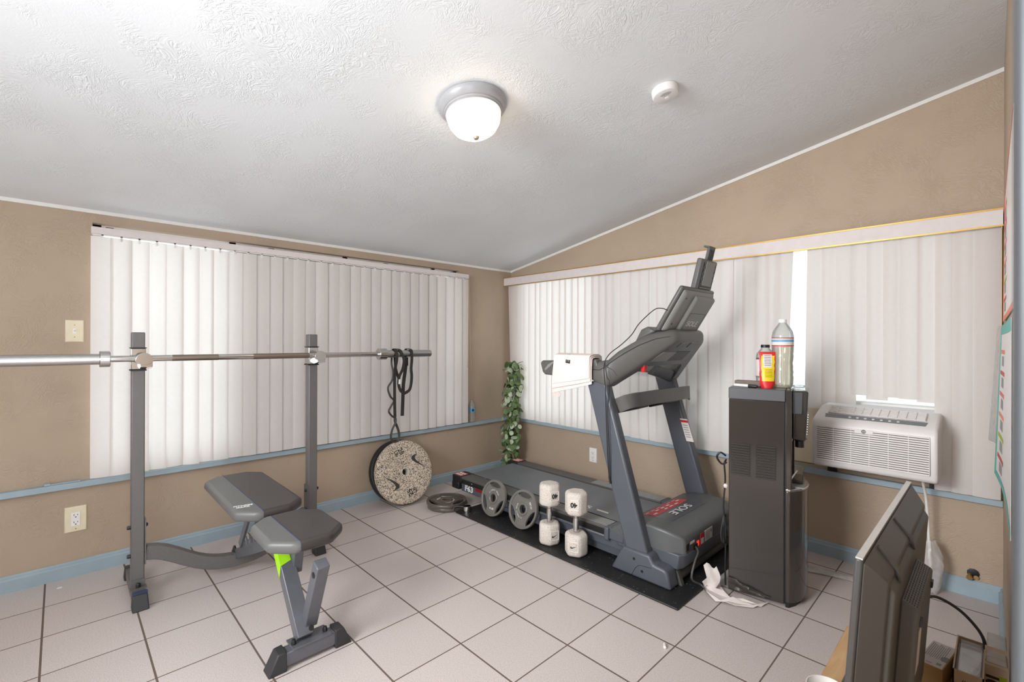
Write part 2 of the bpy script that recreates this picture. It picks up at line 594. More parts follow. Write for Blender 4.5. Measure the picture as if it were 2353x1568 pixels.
def text(name, body, mat, parent, fr, size, local=False, ext=0.0004, align='CENTER', shear=0.0, bold=0.0, xs=1.0):
    cu = bpy.data.curves.new('lettering', 'FONT')
    cu.body = body
    cu.size = size
    cu.extrude = ext
    cu.align_x = align
    cu.align_y = 'CENTER'
    cu.shear = shear
    cu.offset = bold
    cu.resolution_u = 3
    t = bpy.data.objects.new('lettering', cu)
    COL.objects.link(t)
    bpy.context.view_layer.update()
    me = bpy.data.meshes.new_from_object(t.evaluated_get(bpy.context.evaluated_depsgraph_get()))
    bpy.data.objects.remove(t)
    bpy.data.curves.remove(cu)
    org = Vector((0, 0, 0)) if (local or parent is None) else ORG[parent.name]
    me.transform(Matrix.Translation(-org) @ fr @ Matrix.Diagonal((xs, 1, 1, 1)))
    me.materials.clear()
    me.materials.append(K[mat])
    o = bpy.data.objects.new(name, me)
    COL.objects.link(o)
    if parent is not None:
        o.parent = parent
        ORG[o.name] = org
    return o

def poly_patch(name, pts2, mat, parent, fr, local=False, thick=0.0006):
    """flat printed mark with an outline, on a surface given by the frame."""
    b = MB()
    b.hexa([fr @ Vector((x, y, 0)) for x, y in pts2], [fr @ Vector((x, y, thick)) for x, y in pts2])
    return b.build(name, mat, parent, local, flat=True)

def rect(x0, y0, x1, y1):
    return [(x0, y0), (x1, y0), (x1, y1), (x0, y1)]

SW = [(1.0, 0.42), (0.70, 0.26), (0.42, 0.10), (0.25, 0.03), (0.14, 0.01), (0.06, 0.04), (0.01, 0.12), (0.02, 0.22), (0.06, 0.32), (0.13, 0.43),
      (0.11, 0.33), (0.12, 0.26), (0.17, 0.20), (0.25, 0.18), (0.40, 0.21), (0.70, 0.31)]
def swoosh(fr, L, mat, parent, local):
    bmx = MB()
    pts = [((x - 0.5) * L, (y - 0.2) * L) for x, y in SW]
    # quads between lower and upper edge keep the concave mark clean
    low = [pts[0], pts[1], pts[2], pts[3], pts[4], pts[5], pts[6], pts[7], pts[8], pts[9]]
    up = [pts[0], pts[15], pts[14], pts[13], pts[13], pts[12], pts[12], pts[11], pts[10], pts[9]]
    for i in range(9):
        q = [low[i], low[i + 1], up[i + 1], up[i]]
        q2 = []
        for p in q:
            if p not in q2:
                q2.append(p)
        if len(q2) >= 3:
            bmx.hexa([fr @ Vector((x, y, 0)) for x, y in q2], [fr @ Vector((x, y, 0.0006)) for x, y in q2])
    return bmx.build('emblem', mat, parent, local, flat=True)

#@@SETTING
# ================================================================== THE SETTING
XL, YR = -3.2, 3.05            # faces of the left wall and of the window wall on the right
def zc(x):
    return 1.84 + 0.179 * (x + 3.2)
struct(MB().box((-3.45, -1.9, -0.06), (0.06, 3.3, 0.0)).build('floor', 'floor', flat=True))
b = MB()
b.hexa([(-3.45, -1.9, zc(-3.45)), (0.12, -1.9, zc(0.12)), (0.12, 3.3, zc(0.12)), (-3.45, 3.3, zc(-3.45))],
       [(-3.45, -1.9, zc(-3.45) + 0.1), (0.12, -1.9, zc(0.12) + 0.1), (0.12, 3.3, zc(0.12) + 0.1), (-3.45, 3.3, zc(-3.45) + 0.1)])
struct(b.build('ceiling', 'ceiling', flat=True))
# left wall with its window opening y .14-2.44, z .50-1.70
b = MB()
T = -3.32
for (y0, y1, z0, z1) in ((-1.75, 0.10, 0, 1.87), (2.44, 3.17, 0, 1.87), (0.10, 2.44, 0, 0.49), (0.10, 2.44, 1.78, 1.87)):
    b.box((T, y0, z0), (XL, y1, min(z1, 1.836)))
struct(b.build('wall_left', 'wall', flat=True))
# window wall on the right: opening x -3.0..-0.08, z .50-1.70, top follows the roof slope
b = MB()
Y2 = 3.17
def slopebox(x0, x1, z0, z1=None):
    t0, t1 = (zc(x0), zc(x1)) if z1 is None else (z1, z1)
    b.hexa([(x0, YR, z0), (x1, YR, z0), (x1, Y2, z0), (x0, Y2, z0)], [(x0, YR, t0), (x1, YR, t1), (x1, Y2, t1), (x0, Y2, t0)])
slopebox(-3.2, -3.02, 0); slopebox(-0.07, 0.13, 0); slopebox(-3.02, -0.07, 0, 0.49); slopebox(-3.02, -0.07, 1.79)
struct(b.build('wall_right', 'wall', flat=True))
# wall at the right edge of the view, ending at the doorway the camera looks through
b = MB()
b.hexa([(0.0335, 0.33, 0), (0.12, 0.33, 0), (0.12, 3.05, 0), (0.0135, 3.05, 0)],
       [(0.0335, 0.33, 2.42), (0.12, 0.33, 2.42), (0.12, 3.05, 2.42), (0.0135, 3.05, 2.42)])
b.box((0.0335, -0.75, 2.2), (0.12, 0.33, 2.42))
b.box((0.0335, -1.75, 0), (0.12, -0.75, 2.42))
struct(b.build('wall_front', 'wall', flat=True))
b = MB()
for x0, x1, z0, z1 in ((-3.2, -2.55, 0, None), (-0.85, 0.12, 0, None), (-2.55, -0.85, 0, 0.7), (-2.55, -0.85, 1.75, None)):
    t0, t1 = (zc(x0), zc(x1)) if z1 is None else (z1, z1)
    b.hexa([(x0, -1.62, z0), (x1, -1.62, z0), (x1, -1.5, z0), (x0, -1.5, z0)], [(x0, -1.62, t0), (x1, -1.62, t1), (x1, -1.5, t1), (x0, -1.5, t0)])
struct(b.build('wall_back', 'wall', flat=True))
# door jamb beside the camera
b = MB()
b.box((0.0042, 0.285, 0), (0.10, 0.33, 2.2))
struct(b.build('door_1', 'jamb', bevel=0.004, seg=3))
# windows
def window(name, axis, a0, a1, z0, z1, depth, splits, panes):
    """frame with mullions and one pane per bay; axis 'y' lies in the left wall, 'x' in the right wall."""
    b = MB()
    def bx(bm, u0, u1, za, zb, d0, d1):
        if axis == 'y':
            bm.box((depth - d1, u0, za), (depth - d0, u1, zb))
        else:
            bm.box((u0, depth + d0, za), (u1, depth + d1, zb))
    fw = 0.036
    bx(b, a0, a1, z0, z0 + fw, 0, 0.05); bx(b, a0, a1, z1 - fw, z1, 0, 0.05)
    bx(b, a0, a0 + fw, z0, z1, 0, 0.05); bx(b, a1 - fw, a1, z0, z1, 0, 0.05)
    for s in splits:
        bx(b, s - fw / 2, s + fw / 2, z0, z1, 0, 0.05)
    o = struct(b.build(name, 'pvc', flat=True))
    edges = [a0] + splits + [a1]
    for (u0, u1), m in zip(zip(edges, edges[1:]), panes):
        p = MB()
        bx(p, u0 + fw / 2, u1 - fw / 2, z0 + fw, z1 - fw, 0.022, 0.027)
        q = p.build('pane', m, None, flat=True)
        q.parent = o
        q['kind'] = 'structure'
    return o
window('window_1', 'y', 0.10, 2.44, 0.49, 1.78, -3.25, [0.74, 1.45, 2.2], ['pane_clear', 'pane_dark', 'pane_dark', 'pane_mid'])
window('window_2', 'x', -3.02, -0.07, 0.49, 1.79, 3.09, [-2.2, -1.35, -0.93], ['pane_clear', 'pane_mid', 'pane_mid', 'pane_mid'])
b = MB(); b.box((-0.82, 3.085, 0.815), (-0.09, 3.14, 0.86)); o = b.build('sash_rail', 'pvc', bevel=0.004); o.parent = bpy.data.objects['window_2']; o['kind'] = 'structure'
# baseboards with a moulded top
BBP = [(0, 0), (0.014, 0), (0.014, 0.056), (0.009, 0.062), (0.0085, 0.071), (0.004, 0.077), (0, 0.077)]
b = MB(); b.prism([(XL + u, z) for u, z in BBP], 'y', -1.5, 3.05); struct(b.build('baseboard_left', 'blue', sharp=20))
b = MB(); b.prism([(YR - u, z) for u, z in BBP], 'x', -3.186, 0.0135); struct(b.build('baseboard_right', 'blue', sharp=20))
b = MB()
for (y0, x0), (y1, x1) in (((0.34, 0.0333), (3.036, 0.0136)),):
    b.hexa([(x0 - u, y0, z) for u, z in BBP], [(x1 - u, y1, z) for u, z in BBP])
struct(b.build('baseboard_front', 'blue', sharp=20))
# sills
b = MB(); b.box((-3.25, -1.5, 0.443), (-3.17, 3.02, 0.473)); struct(b.build('trim_1', 'blue', bevel=0.003))
b = MB(); b.box((-3.17, 3.02, 0.443), (0.0135, 3.09, 0.473)); struct(b.build('trim_2', 'blue', bevel=0.003))
b = MB(); b.hexa([(-3.2, -1.5, 1.826), (-3.192, -1.5, 1.826), (-3.192, 3.05, 1.826), (-3.2, 3.05, 1.826)],
                 [(-3.2, -1.5, 1.8405), (-3.185, -1.5, 1.8425), (-3.185, 3.05, 1.8425), (-3.2, 3.05, 1.8405)]); struct(b.build('trim_3', 'white_trim', flat=True))
b = MB(); b.hexa([(-3.2, 3.04, 1.824), (0.0135, 3.04, 2.399), (0.0135, 3.05, 2.399), (-3.2, 3.05, 1.824)],
                 [(-3.2, 3.032, 1.84), (0.0135, 3.032, 2.415), (0.0135, 3.05, 2.415), (-3.2, 3.05, 1.84)]); struct(b.build('trim_4', 'white_trim', flat=True))

#@@BLINDS
# ================================================================== BLINDS
def slat(parent, p0, p1, z0, z1, bulge, drop=(0, 0), nrm=None):
    """one vinyl vane: p0->p1 its plan at the top, drop = plan shift at the bottom, bulge = curl of the vane."""
    p0, p1 = Vector((*p0, 0)), Vector((*p1, 0))
    d = p1 - p0
    n = Vector((-d.y, d.x, 0)).normalized()
    rows = []
    NR = 4
    for i in range(NR + 1):
        f = i / NR
        z = z1 + (z0 - z1) * f
        r = []
        for j in range(7):
            s = j / 6
            q = p0 + d * s + n * bulge * (1 - (2 * s - 1) ** 2)
            r.append((q.x + drop[0] * f, q.y + drop[1] * f, z))
        rows.append(r)
    b = MB(); b.sheet(rows)
    return b.build('slat', 'slat', parent, sharp=60)

bl = thing('vertical_blind', 'wide white vertical blind behind the barbell rack', 'blind', (-3.16, 1.29, 1.73))
b = MB(); b.box((-3.185, 0.093, 1.716), (-3.138, 2.496, 1.751)); b.build('headrail', 'valance', bl, bevel=0.003)
b = MB(); b.box((-3.175, 0.097, 1.711), (-3.150, 2.490, 1.717)); b.build('track', 'pvc', bl)
edges = [0.1, 0.172, 0.25, 0.317, 0.399, 0.477, 0.542, 0.618, 0.691, 0.767, 0.839, 0.917, 0.99, 1.067, 1.118, 1.2, 1.285, 1.36, 1.438, 1.515, 1.595,
         1.675, 1.756, 1.838, 1.919, 2.0, 2.085, 2.161, 2.255, 2.343, 2.416, 2.49]
for i, (a, c) in enumerate(zip(edges, edges[1:])):
    wv = 0.0885
    cen = (a + c) / 2
    ang = {0: 0.10, 1: -0.05, 2: 0.30, 3: 0.28, 4: -0.12, 5: 0.34}.get(i, random.uniform(0.06, 0.22))
    if i >= 26:
        ang = random.uniform(0.22, 0.34)
    hw = wv / 2
    dx, dy = math.sin(ang) * hw, math.cos(ang) * hw
    x0 = -3.160 + 0.0035 * (i % 2)
    s = slat(bl, (x0 - dx, cen - dy), (x0 + dx, cen + dy), 0.481 + 0.003 * random.random(), 1.706, -0.007)
    h = MB(); h.box((-3.166, cen - 0.004, 1.69), (-3.150, cen + 0.004, 1.716)); h.build('hanger_clip', 'pvc', s)
for y in (0.16, 0.93, 1.72, 2.33):
    b = MB(); b.box((-3.19, y - 0.012, 1.7515), (-3.155, y + 0.02, 1.757)); b.box((-3.1995, y - 0.012, 1.74), (-3.186, y + 0.012, 1.757)); b.build('mounting_clip', 'black', bl)
b = MB(); b.tube([(-3.132, 2.484, 1.716), (-3.131, 2.482, 1.4), (-3.13, 2.476, 1.0), (-3.13, 2.476, 0.965), (-3.13, 2.495, 0.945), (-3.13, 2.514, 0.965), (-3.131, 2.505, 1.2), (-3.133, 2.492, 1.716)], 0.0016, 6, smooth=4)
b.build('pull_chain', 'chain', bl)

br = thing('vertical_blind', 'long white vertical blind with a gold edged valance above the treadmill', 'blind', (-1.6, 2.99, 1.73))
b = MB(); b.box((-3.197, 2.955, 1.69), (0.011, 2.967, 1.769)); b.box((-3.197, 2.967, 1.69), (-3.185, 3.05, 1.769)); b.box((-0.001, 2.967, 1.69), (0.011, 3.05, 1.769))
va = b.build('valance', 'valance', br)
for z in (1.6895, 1.7635):
    b = MB(); b.box((-3.198, 2.952, z), (0.0125, 2.9555, z + 0.0062)); b.build('gold_edging', 'gold', va)
b = MB(); b.box((-3.18, 2.975, 1.715), (-0.005, 3.015, 1.745)); b.build('headrail', 'pvc', br)
EX = [-3.165, -3.105, -3.028, -2.962, -2.895, -2.829, -2.764, -2.689, -2.624, -2.555, -2.485, -2.42, -2.353, -2.283, -2.215, -2.149, -2.08, -2.03, -1.955, -1.872,
      -1.804, -1.723, -1.653, -1.587, -1.51, -1.44, -1.365, -1.295, -1.221, -1.146, -1.077, -1.01, -0.945, -0.885, -0.828, None, -0.731, -0.664, -0.596, -0.532, -0.466, -0.397, -0.333, -0.269, -0.198, -0.142, -0.08, 0.003]
AN = {-0.731: .06, -0.664: .30, -0.596: .22, -0.532: .05, -0.466: .1, -0.397: .32, -0.333: .06, -0.269: .04, -0.198: .30, -0.142: .08, -0.08: .03}
CUT = {-0.532: 0.905, -0.466: 0.885, -0.397: 0.903, -0.333: 0.900, -0.269: 0.890, -0.731: 0.815, -0.664: 0.853, -0.596: 0.853}
prev = None
for a, c in zip(EX, EX[1:]):
    if a is None or c is None:
        continue
    i = EX.index(a)
    cen = (a + c) / 2
    ang = AN.get(a, random.choice([-0.18, -0.12, 0.0, 0.14, 0.3, 0.4]))
    if -1.5 < a < -0.9:
        ang = random.choice([-0.16, 0.0, 0.2, 0.38])
    hw = 0.0885 / 2
    dx, dy = math.cos(ang) * hw, math.sin(ang) * hw
    y0 = 2.994 + 0.003 * (i % 2)
    z0 = CUT.get(a, 0.480 + 0.003 * random.random())
    dr = (0.0, 0.0)
    if a == -3.165:
        dr = (0.05, 0.0)
    if -0.89 < a < -0.85:
        dr = (-0.045, -0.006)
    if a == -0.731:
        dr = (-0.012, 0)
    slat(br, (cen - dx, y0 - dy), (cen + dx, y0 + dy), z0, 1.714, -0.007, dr)
b = MB(); b.tube([(0.0065, 2.958, 1.69), (0.0065, 2.957, 1.2), (0.006, 2.957, 0.95)], 0.002, 6); b.build('pull_chain', 'chain', br)

#@@BENCH
# ================================================================== BENCH WITH RACK, BARBELL, BANDS
be = thing('weight_bench', 'grey steel barbell rack with flat bench of two dark vinyl pads', 'weight bench', (-2.3, 0.655, 0))
for yc in (0.241, 1.021):
    up = MB(); up.box((-2.755, yc - 0.024, 0.06), (-2.70, yc + 0.024, 1.216)); u = up.build('upright', 'graysteel', be, bevel=0.004)
    for z0, z1 in ((1.143, 1.147), (1.041, 1.047)):
        b = MB(); b.box((-2.762, yc - 0.029, z0), (-2.693, yc + 0.029, z1)); b.build('hook_rim', 'black', u)
    b = MB(); b.box((-2.759, yc - 0.027, 1.047), (-2.6955, yc + 0.027, 1.143)); hk = b.build('hook_sleeve', 'chrome', be, bevel=0.003)
    # cradle: an arm under the bar with a rounded upright plate in front
    b = MB(); b.prism([(-2.697, 1.070), (-2.697, 1.083), (-2.672, 1.0815), (-2.650, 1.0815), (-2.645, 1.082), (-2.6405, 1.082), (-2.6405, 1.060), (-2.66, 1.056), (-2.697, 1.05)], 'y', yc + 0.002, yc + 0.045); b.build('hook_arm', 'chrome', hk)
    b = MB(); b.prism([(yc - 0.005 + 0.032 * math.cos(t) + 0.02, 1.088 + (0.036 * math.sin(t) if math.sin(t) > 0 else 0.018 * math.sin(t))) for t in [k * PI / 10 for k in range(20)]], 'x', -2.640, -2.634); b.build('hook_plate', 'chrome', hk, bevel=0.001)
    # foot rail with sloped rubber ends
    ft = MB(); ft.box((-2.97, yc - 0.024, 0.012), (-2.625, yc + 0.024, 0.06)); f = ft.build('foot', 'graysteel', be, bevel=0.003)
    for sx, x0, x1, xt in ((1, -2.64, -2.577, -2.600), (-1, -2.955, -3.012, -2.99)):
        b = MB(); b.hexa([(x0, yc - 0.03, 0), (x1, yc - 0.03, 0), (x1, yc + 0.03, 0), (x0, yc + 0.03, 0)], [(x0, yc - 0.027, 0.068), (xt, yc - 0.026, 0.064), (xt, yc + 0.026, 0.064), (x0, yc + 0.027, 0.068)])
        b.build('rubber_end', 'cap', f, bevel=0.004)
    if yc < 0.5:
        b = MB(); b.hexa([(-2.628, yc - 0.0275, 0.0675), (-2.604, yc - 0.027, 0.0655), (-2.604, yc + 0.027, 0.0655), (-2.628, yc + 0.0275, 0.0675)], [(-2.628, yc - 0.0275, 0.069), (-2.604, yc - 0.027, 0.067), (-2.604, yc + 0.027, 0.067), (-2.628, yc + 0.0275, 0.069)])
        b.build('blue_top', 'cap_blue', f)  # blue sheet on top of the rubber end
    b = MB()
    b.box((-2.70, yc - 0.03, 0.06), (-2.665, yc + 0.03, 0.066)); b.box((-2.70, yc - 0.026, 0.06), (-2.694, yc + 0.026, 0.095))
    b.build('base_bracket', 'graysteel', be)
    for z in (0.2, 0.33):
        for sy in (-1, 1):
            b = MB(); b.lathe([(0.009, 0), (0.009, 0.01), (0.006, 0.014)], 6, Matrix.Translation((-2.722, yc + sy * 0.024, z)) @ Matrix.Rotation(-sy * PI / 2, 4, 'X')); b.build('bolt', 'black', be)
    b = MB(); b.lathe([(0.010, 0), (0.010, 0.012), (0.006, 0.018)], 6, Matrix.Translation((-2.682, yc, 0.066))); b.build('bolt', 'black', be)
    sy = 1 if yc < 0.5 else -1
    b = MB(); b.box((-2.757, min(yc + sy * 0.0245, yc + sy * 0.0295), 0.155), (-2.698, max(yc + sy * 0.0245, yc + sy * 0.0295), 0.36)); b.build('side_bracket', 'graysteel', be)
# cross bar: dips to the floor in the middle
b = MB(); b.bar([(-2.728, 0.268, 0.203), (-2.728, 0.34, 0.182), (-2.726, 0.47, 0.100), (-2.722, 0.56, 0.066), (-2.72, 0.655, 0.056), (-2.722, 0.75, 0.066), (-2.726, 0.83, 0.100), (-2.728, 0.95, 0.182), (-2.728, 0.994, 0.203)], 0.05, 0.062, (1, 0, 0), smooth=3)
b.build('crossbar', 'graysteel', be, bevel=0.003)
b = MB(); b.bar([(-2.71, 0.655, 0.085), (-2.06, 0.655, 0.355)], 0.046, 0.05, (0, 1, 0)); sp = b.build('spine', 'bluesteel', be, bevel=0.003)
b = MB(); b.box((-2.75, 0.625, 0.088), (-2.69, 0.685, 0.094)); b.build('joint_plate', 'graysteel', be)
b = MB(); b.lathe([(0.010, 0), (0.010, 0.012), (0.005, 0.03)], 6, Matrix.Translation((-2.72, 0.632, 0.094))); b.build('bolt', 'black', be)
# notched ladder on the spine and the prop of the back pad
b = MB()
for k in range(5):
    x = -2.62 + 0.055 * k
    z = 0.14 + 0.0228 * k
    b.prism([(x, z), (x + 0.03, z + 0.012), (x + 0.028, z + 0.045), (x + 0.012, z + 0.03), (x - 0.004, z + 0.05)], 'y', 0.632, 0.637)
b.build('ladder', 'bluesteel', sp)
b = MB(); b.bar([(-2.60, 0.63, 0.165), (-2.42, 0.63, 0.395)], 0.012, 0.035, (0, 1, 0)); b.bar([(-2.60, 0.68, 0.165), (-2.42, 0.68, 0.395)], 0.012, 0.035, (0, 1, 0)); b.build('back_prop', 'bluesteel', be, bevel=0.002)
b = MB(); b.box((-2.78, 0.625, 0.375), (-2.13, 0.685, 0.419)); b.build('pad_frame', 'bluesteel', be)
# front stem, seat post, leg tube
b = MB(); b.bar([(-2.125, 0.648, 0.409), (-1.795, 0.648, 0.07)], 0.056, 0.05, (0, 1, 0)); st = b.build('front_stem', 'bluesteel', be, bevel=0.003)
b = MB(); b.bar([(-1.985, 0.682, 0.245), (-1.945, 0.682, 0.417)], 0.036, 0.045, (0, 1, 0)); b.build('seat_post', 'bluesteel', be, bevel=0.003)
b = MB(); b.bar([(-1.82, 0.675, 0.105), (-1.70, 0.675, 0.372)], 0.046, 0.045, (0, 1, 0)); lt = b.build('leg_tube', 'bluesteel', be, bevel=0.003)
b = MB(); b.lathe([(0.011, 0), (0.011, 0.002)], 14, Matrix.Translation((-1.716, 0.6515, 0.33)) @ Matrix.Rotation(PI / 2, 4, 'X')); b.build('pin_hole', 'black', lt)
b = MB()
def stem_pt(f, y, off=0.0):      # f along the stem from its top end, off across it
    x, z = -2.115 + 0.32 * f, 0.398 - 0.328 * f
    return (x + 0.716 * off, y, z + 0.698 * off)
b.hexa([stem_pt(0.14, 0.6198, -0.022), stem_pt(0.46, 0.6198, -0.022), stem_pt(0.40, 0.6198, 0.0255), stem_pt(0.12, 0.6198, 0.0255)], [stem_pt(0.14, 0.6190, -0.022), stem_pt(0.46, 0.6190, -0.022), stem_pt(0.40, 0.6190, 0.0255), stem_pt(0.12, 0.6190, 0.0255)])
b.hexa([stem_pt(0.12, 0.6198, 0.0253), stem_pt(0.40, 0.6198, 0.0253), stem_pt(0.37, 0.661, 0.0253), stem_pt(0.10, 0.661, 0.0253)], [stem_pt(0.12, 0.6198, 0.0262), stem_pt(0.40, 0.6198, 0.0262), stem_pt(0.37, 0.661, 0.0262), stem_pt(0.10, 0.661, 0.0262)])
b.build('warning_sticker', 'lime', st)
b = MB(); b.box((-1.81, 0.56, 0.012), (-1.76, 0.76, 0.062)); ff = b.build('front_foot', 'bluesteel', be, bevel=0.004)
for y0, y1, yt in ((0.575, 0.512, 0.545), (0.75, 0.815, 0.785)):
    b = MB(); b.hexa([(-1.818, y0, 0), (-1.818, y1, 0), (-1.752, y1, 0), (-1.752, y0, 0)], [(-1.814, y0, 0.07), (-1.813, yt, 0.068), (-1.757, yt, 0.068), (-1.756, y0, 0.07)]); b.build('rubber_end', 'cap', ff, bevel=0.004)
b = MB(); b.box((-1.83, 0.595, 0.062), (-1.755, 0.735, 0.068)); b.build('foot_plate', 'bluesteel', be, bevel=0.001)
for y in (0.607, 0.722):
    b = MB(); b.lathe([(0.009, 0), (0.009, 0.008), (0.006, 0.018)], 6, Matrix.Translation((-1.785, y, 0.068))); b.build('bolt', 'black', be)
b = MB(); b.lathe([(0.009, 0), (0.009, 0.01)], 6, Matrix.Translation((-1.775, 0.665, 0.11)) @ Matrix.Rotation(PI / 2, 4, 'Y')); b.build('bolt', 'black', be)

def pad(name, x0, x1, y0, y1, z0, z1, cut, split, tapered=0.0):
    """upholstered pad with cut corners; the strip at lower y is lighter vinyl."""
    ys = [y0, y0 + cut, split, y1 - cut, y1]
    xs0 = {y0: x0 + cut, y1: x0 + cut}
    xs1 = {y0: x1 - cut, y1: x1 - cut}
    b = MB()
    lo, hi = [], []
    cols = []
    for y in ys:
        a, c = xs0.get(y, x0), xs1.get(y, x1)
        cols.append([(a, y), (c, y)])
    bmv = {}
    def V(p, z):
        k = (p, z)
        if k not in bmv:
            bmv[k] = b.bm.verts.new((*p, z))
        return bmv[k]
    for i in range(4):
        A, C = cols[i], cols[i + 1]
        mi = 0 if ys[i] < split - 1e-6 else 1
        for z, fl in ((z1, 0), (z0, 1)):
            b.bm.faces.new((V(A[0], z), V(A[1], z), V(C[1], z), V(C[0], z))).material_index = mi
        b.bm.faces.new((V(A[0], z0), V(A[0], z1), V(C[0], z1), V(C[0], z0))).material_index = mi
        b.bm.faces.new((V(A[1], z0), V(C[1], z0), V(C[1], z1), V(A[1], z1))).material_index = mi
    for i in (0, 4):
        A = cols[i]
        b.bm.faces.new((V(A[0], z0), V(A[1], z0), V(A[1], z1), V(A[0], z1))).material_index = 0 if i == 0 else 1
    o = b.build(name, ['vinyl_gray', 'vinyl'], be, bevel=0.02, seg=4, sharp=50)
    s = MB(); s.tube([(x0 + 0.016, split, z1 - 0.0006), (x1 - 0.016, split, z1 - 0.0006), (x1 - 0.003, split, z1 - 0.014), (x1 - 0.0005, split, z0 + 0.02)], 0.0022, 6); s.build('seam', 'piping', o)
    return o
bp = pad('back_pad', -2.86, -2.135, 0.508, 0.79, 0.418, 0.464, 0.075, 0.605)
pad('seat_pad', -2.085, -1.725, 0.518, 0.80, 0.416, 0.46, 0.075, 0.612)
text('lettering', 'FITNESS\nGEAR', 'white_ink', bp, frame((-2.255, 0.556, 0.4642), (0.25, 1, 0), (-1, 0.25, 0)), 0.021, bold=0.0006)

bb = thing('barbell', 'long chrome barbell lying across the two rack hooks', 'barbell', (-2.66, 0.76, 1.10))
def cylx(pts):
    b = MB(); b.lathe([(r, y) for y, r in pts], 28, Matrix.Translation((-2.66, 0, 1.098)) @ Matrix.Rotation(-PI / 2, 4, 'X')); return b
cylx([(0.12, 0.0142), (1.40, 0.0142)]).build('shaft', 'chrome', bb)
for y0, y1 in ((0.36, 0.545), (0.70, 0.98)):
    cylx([(y0, 0.0146), (y1, 0.0146)]).build('knurling', 'knurl', bb)
cylx([(-0.295, 0.021), (-0.292, 0.0235), (0.106, 0.0235)]).build('sleeve', 'chrome_rough', bb)
cylx([(1.451, 0.0235), (1.778, 0.0235), (1.781, 0.021)]).build('sleeve', 'chrome_rough', bb)
for a, c in ((0.106, 0.141), (1.40, 1.451)):
    cylx([(a, 0.033), (a + 0.002, 0.0355), (c - 0.002, 0.0355), (c, 0.033)]).build('collar', 'chrome', bb)

# black stretch bands hanging from the bar
bx = -2.66
t = thing('exercise_band', 'black twisted band hanging from the bar down to just above the speckled plate', 'exercise band', (bx, 1.515, 1.05))
b = MB()
b.bar([(bx - 0.027, 1.513, 1.10), (bx - 0.012, 1.513, 1.127), (bx + 0.012, 1.513, 1.127), (bx + 0.027, 1.513, 1.10), (bx + 0.03, 1.512, 1.06), (bx + 0.012, 1.511, 1.0), (bx + 0.004, 1.512, 0.93), (bx + 0.002, 1.514, 0.80), (bx, 1.518, 0.695)], 0.020, 0.003, (0, 1, 0), smooth=4)
b.bar([(bx - 0.027, 1.513, 1.10), (bx - 0.028, 1.508, 1.04), (bx - 0.008, 1.508, 0.985), (bx - 0.004, 1.500, 0.93), (bx - 0.006, 1.472, 0.885), (bx - 0.006, 1.487, 0.83), (bx - 0.004, 1.512, 0.80), (bx - 0.004, 1.492, 0.765), (bx - 0.005, 1.477, 0.735), (bx - 0.004, 1.497, 0.705), (bx, 1.518, 0.69)], 0.012, 0.003, (0.6, 0.8, 0), smooth=4)
b.build('upper_loop', 'strap', t)
b = MB()
b.bar([(bx, 1.518, 0.70), (bx + 0.003, 1.522, 0.665), (bx + 0.004, 1.498, 0.62), (bx + 0.003, 1.488, 0.575), (bx, 1.500, 0.543), (bx, 1.520, 0.534)], 0.013, 0.003, (0.5, 0.85, 0), smooth=4)
b.bar([(bx, 1.518, 0.70), (bx - 0.003, 1.520, 0.665), (bx - 0.004, 1.540, 0.62), (bx - 0.003, 1.550, 0.575), (bx, 1.540, 0.543), (bx, 1.518, 0.534)], 0.015, 0.003, (0.5, 0.85, 0), smooth=4)
b.build('lower_loop', 'strap', t)
t = thing('exercise_band', 'black band looped over the bar end with its tail hanging free', 'exercise band', (bx, 1.58, 1.05))
for k, (yt, yb) in enumerate(((1.535, 1.565), (1.615, 1.605))):
    b = MB()
    b.bar([(bx - 0.026, yt - 0.02 + 0.02 * k, 1.08), (bx - 0.02, yt - 0.01, 1.122), (bx + 0.0, yt, 1.1285), (bx + 0.023, yt + 0.008, 1.115), (bx + 0.028, yt + (0.03 if k == 0 else 0.008), 1.06), (bx + 0.026, yt + (0.022 if k == 0 else 0.004), 1.0), (bx + 0.02, yt + (0.002 if k == 0 else 0.012), 0.955), (bx + 0.014, yt + (0.0 if k == 0 else 0.012), 0.905), (bx + 0.012, yt + (0.016 if k == 0 else 0.0), 0.862), (bx + 0.012, 1.578, 0.842)], 0.019, 0.003, (0, 1, 0), smooth=4)
    b.build('loop', 'strap', t)
b = MB(); b.bar([(bx - 0.026, 1.53, 1.08), (bx - 0.022, 1.535, 1.0), (bx - 0.012, 1.55, 0.94)], 0.018, 0.003, (0, 1, 0), smooth=3); b.build('loop', 'strap', t)
b = MB(); b.bar([(bx + 0.018, 1.588, 1.075), (bx + 0.012, 1.585, 1.0), (bx + 0.002, 1.577, 0.9), (bx, 1.574, 0.80), (bx, 1.570, 0.697)], 0.024, 0.003, (0, 1, 0), smooth=3); b.build('tail', 'strap', t)
b = MB(); b.box((bx + 0.005, 1.572, 1.02), (bx + 0.024, 1.60, 1.075)); b.build('buckle', 'black', t, bevel=0.003)
b = MB(); b.box((bx + 0.0165, 1.533, 0.905), (bx + 0.019, 1.546, 0.955)); b.build('care_tag', 'white_ink', t)

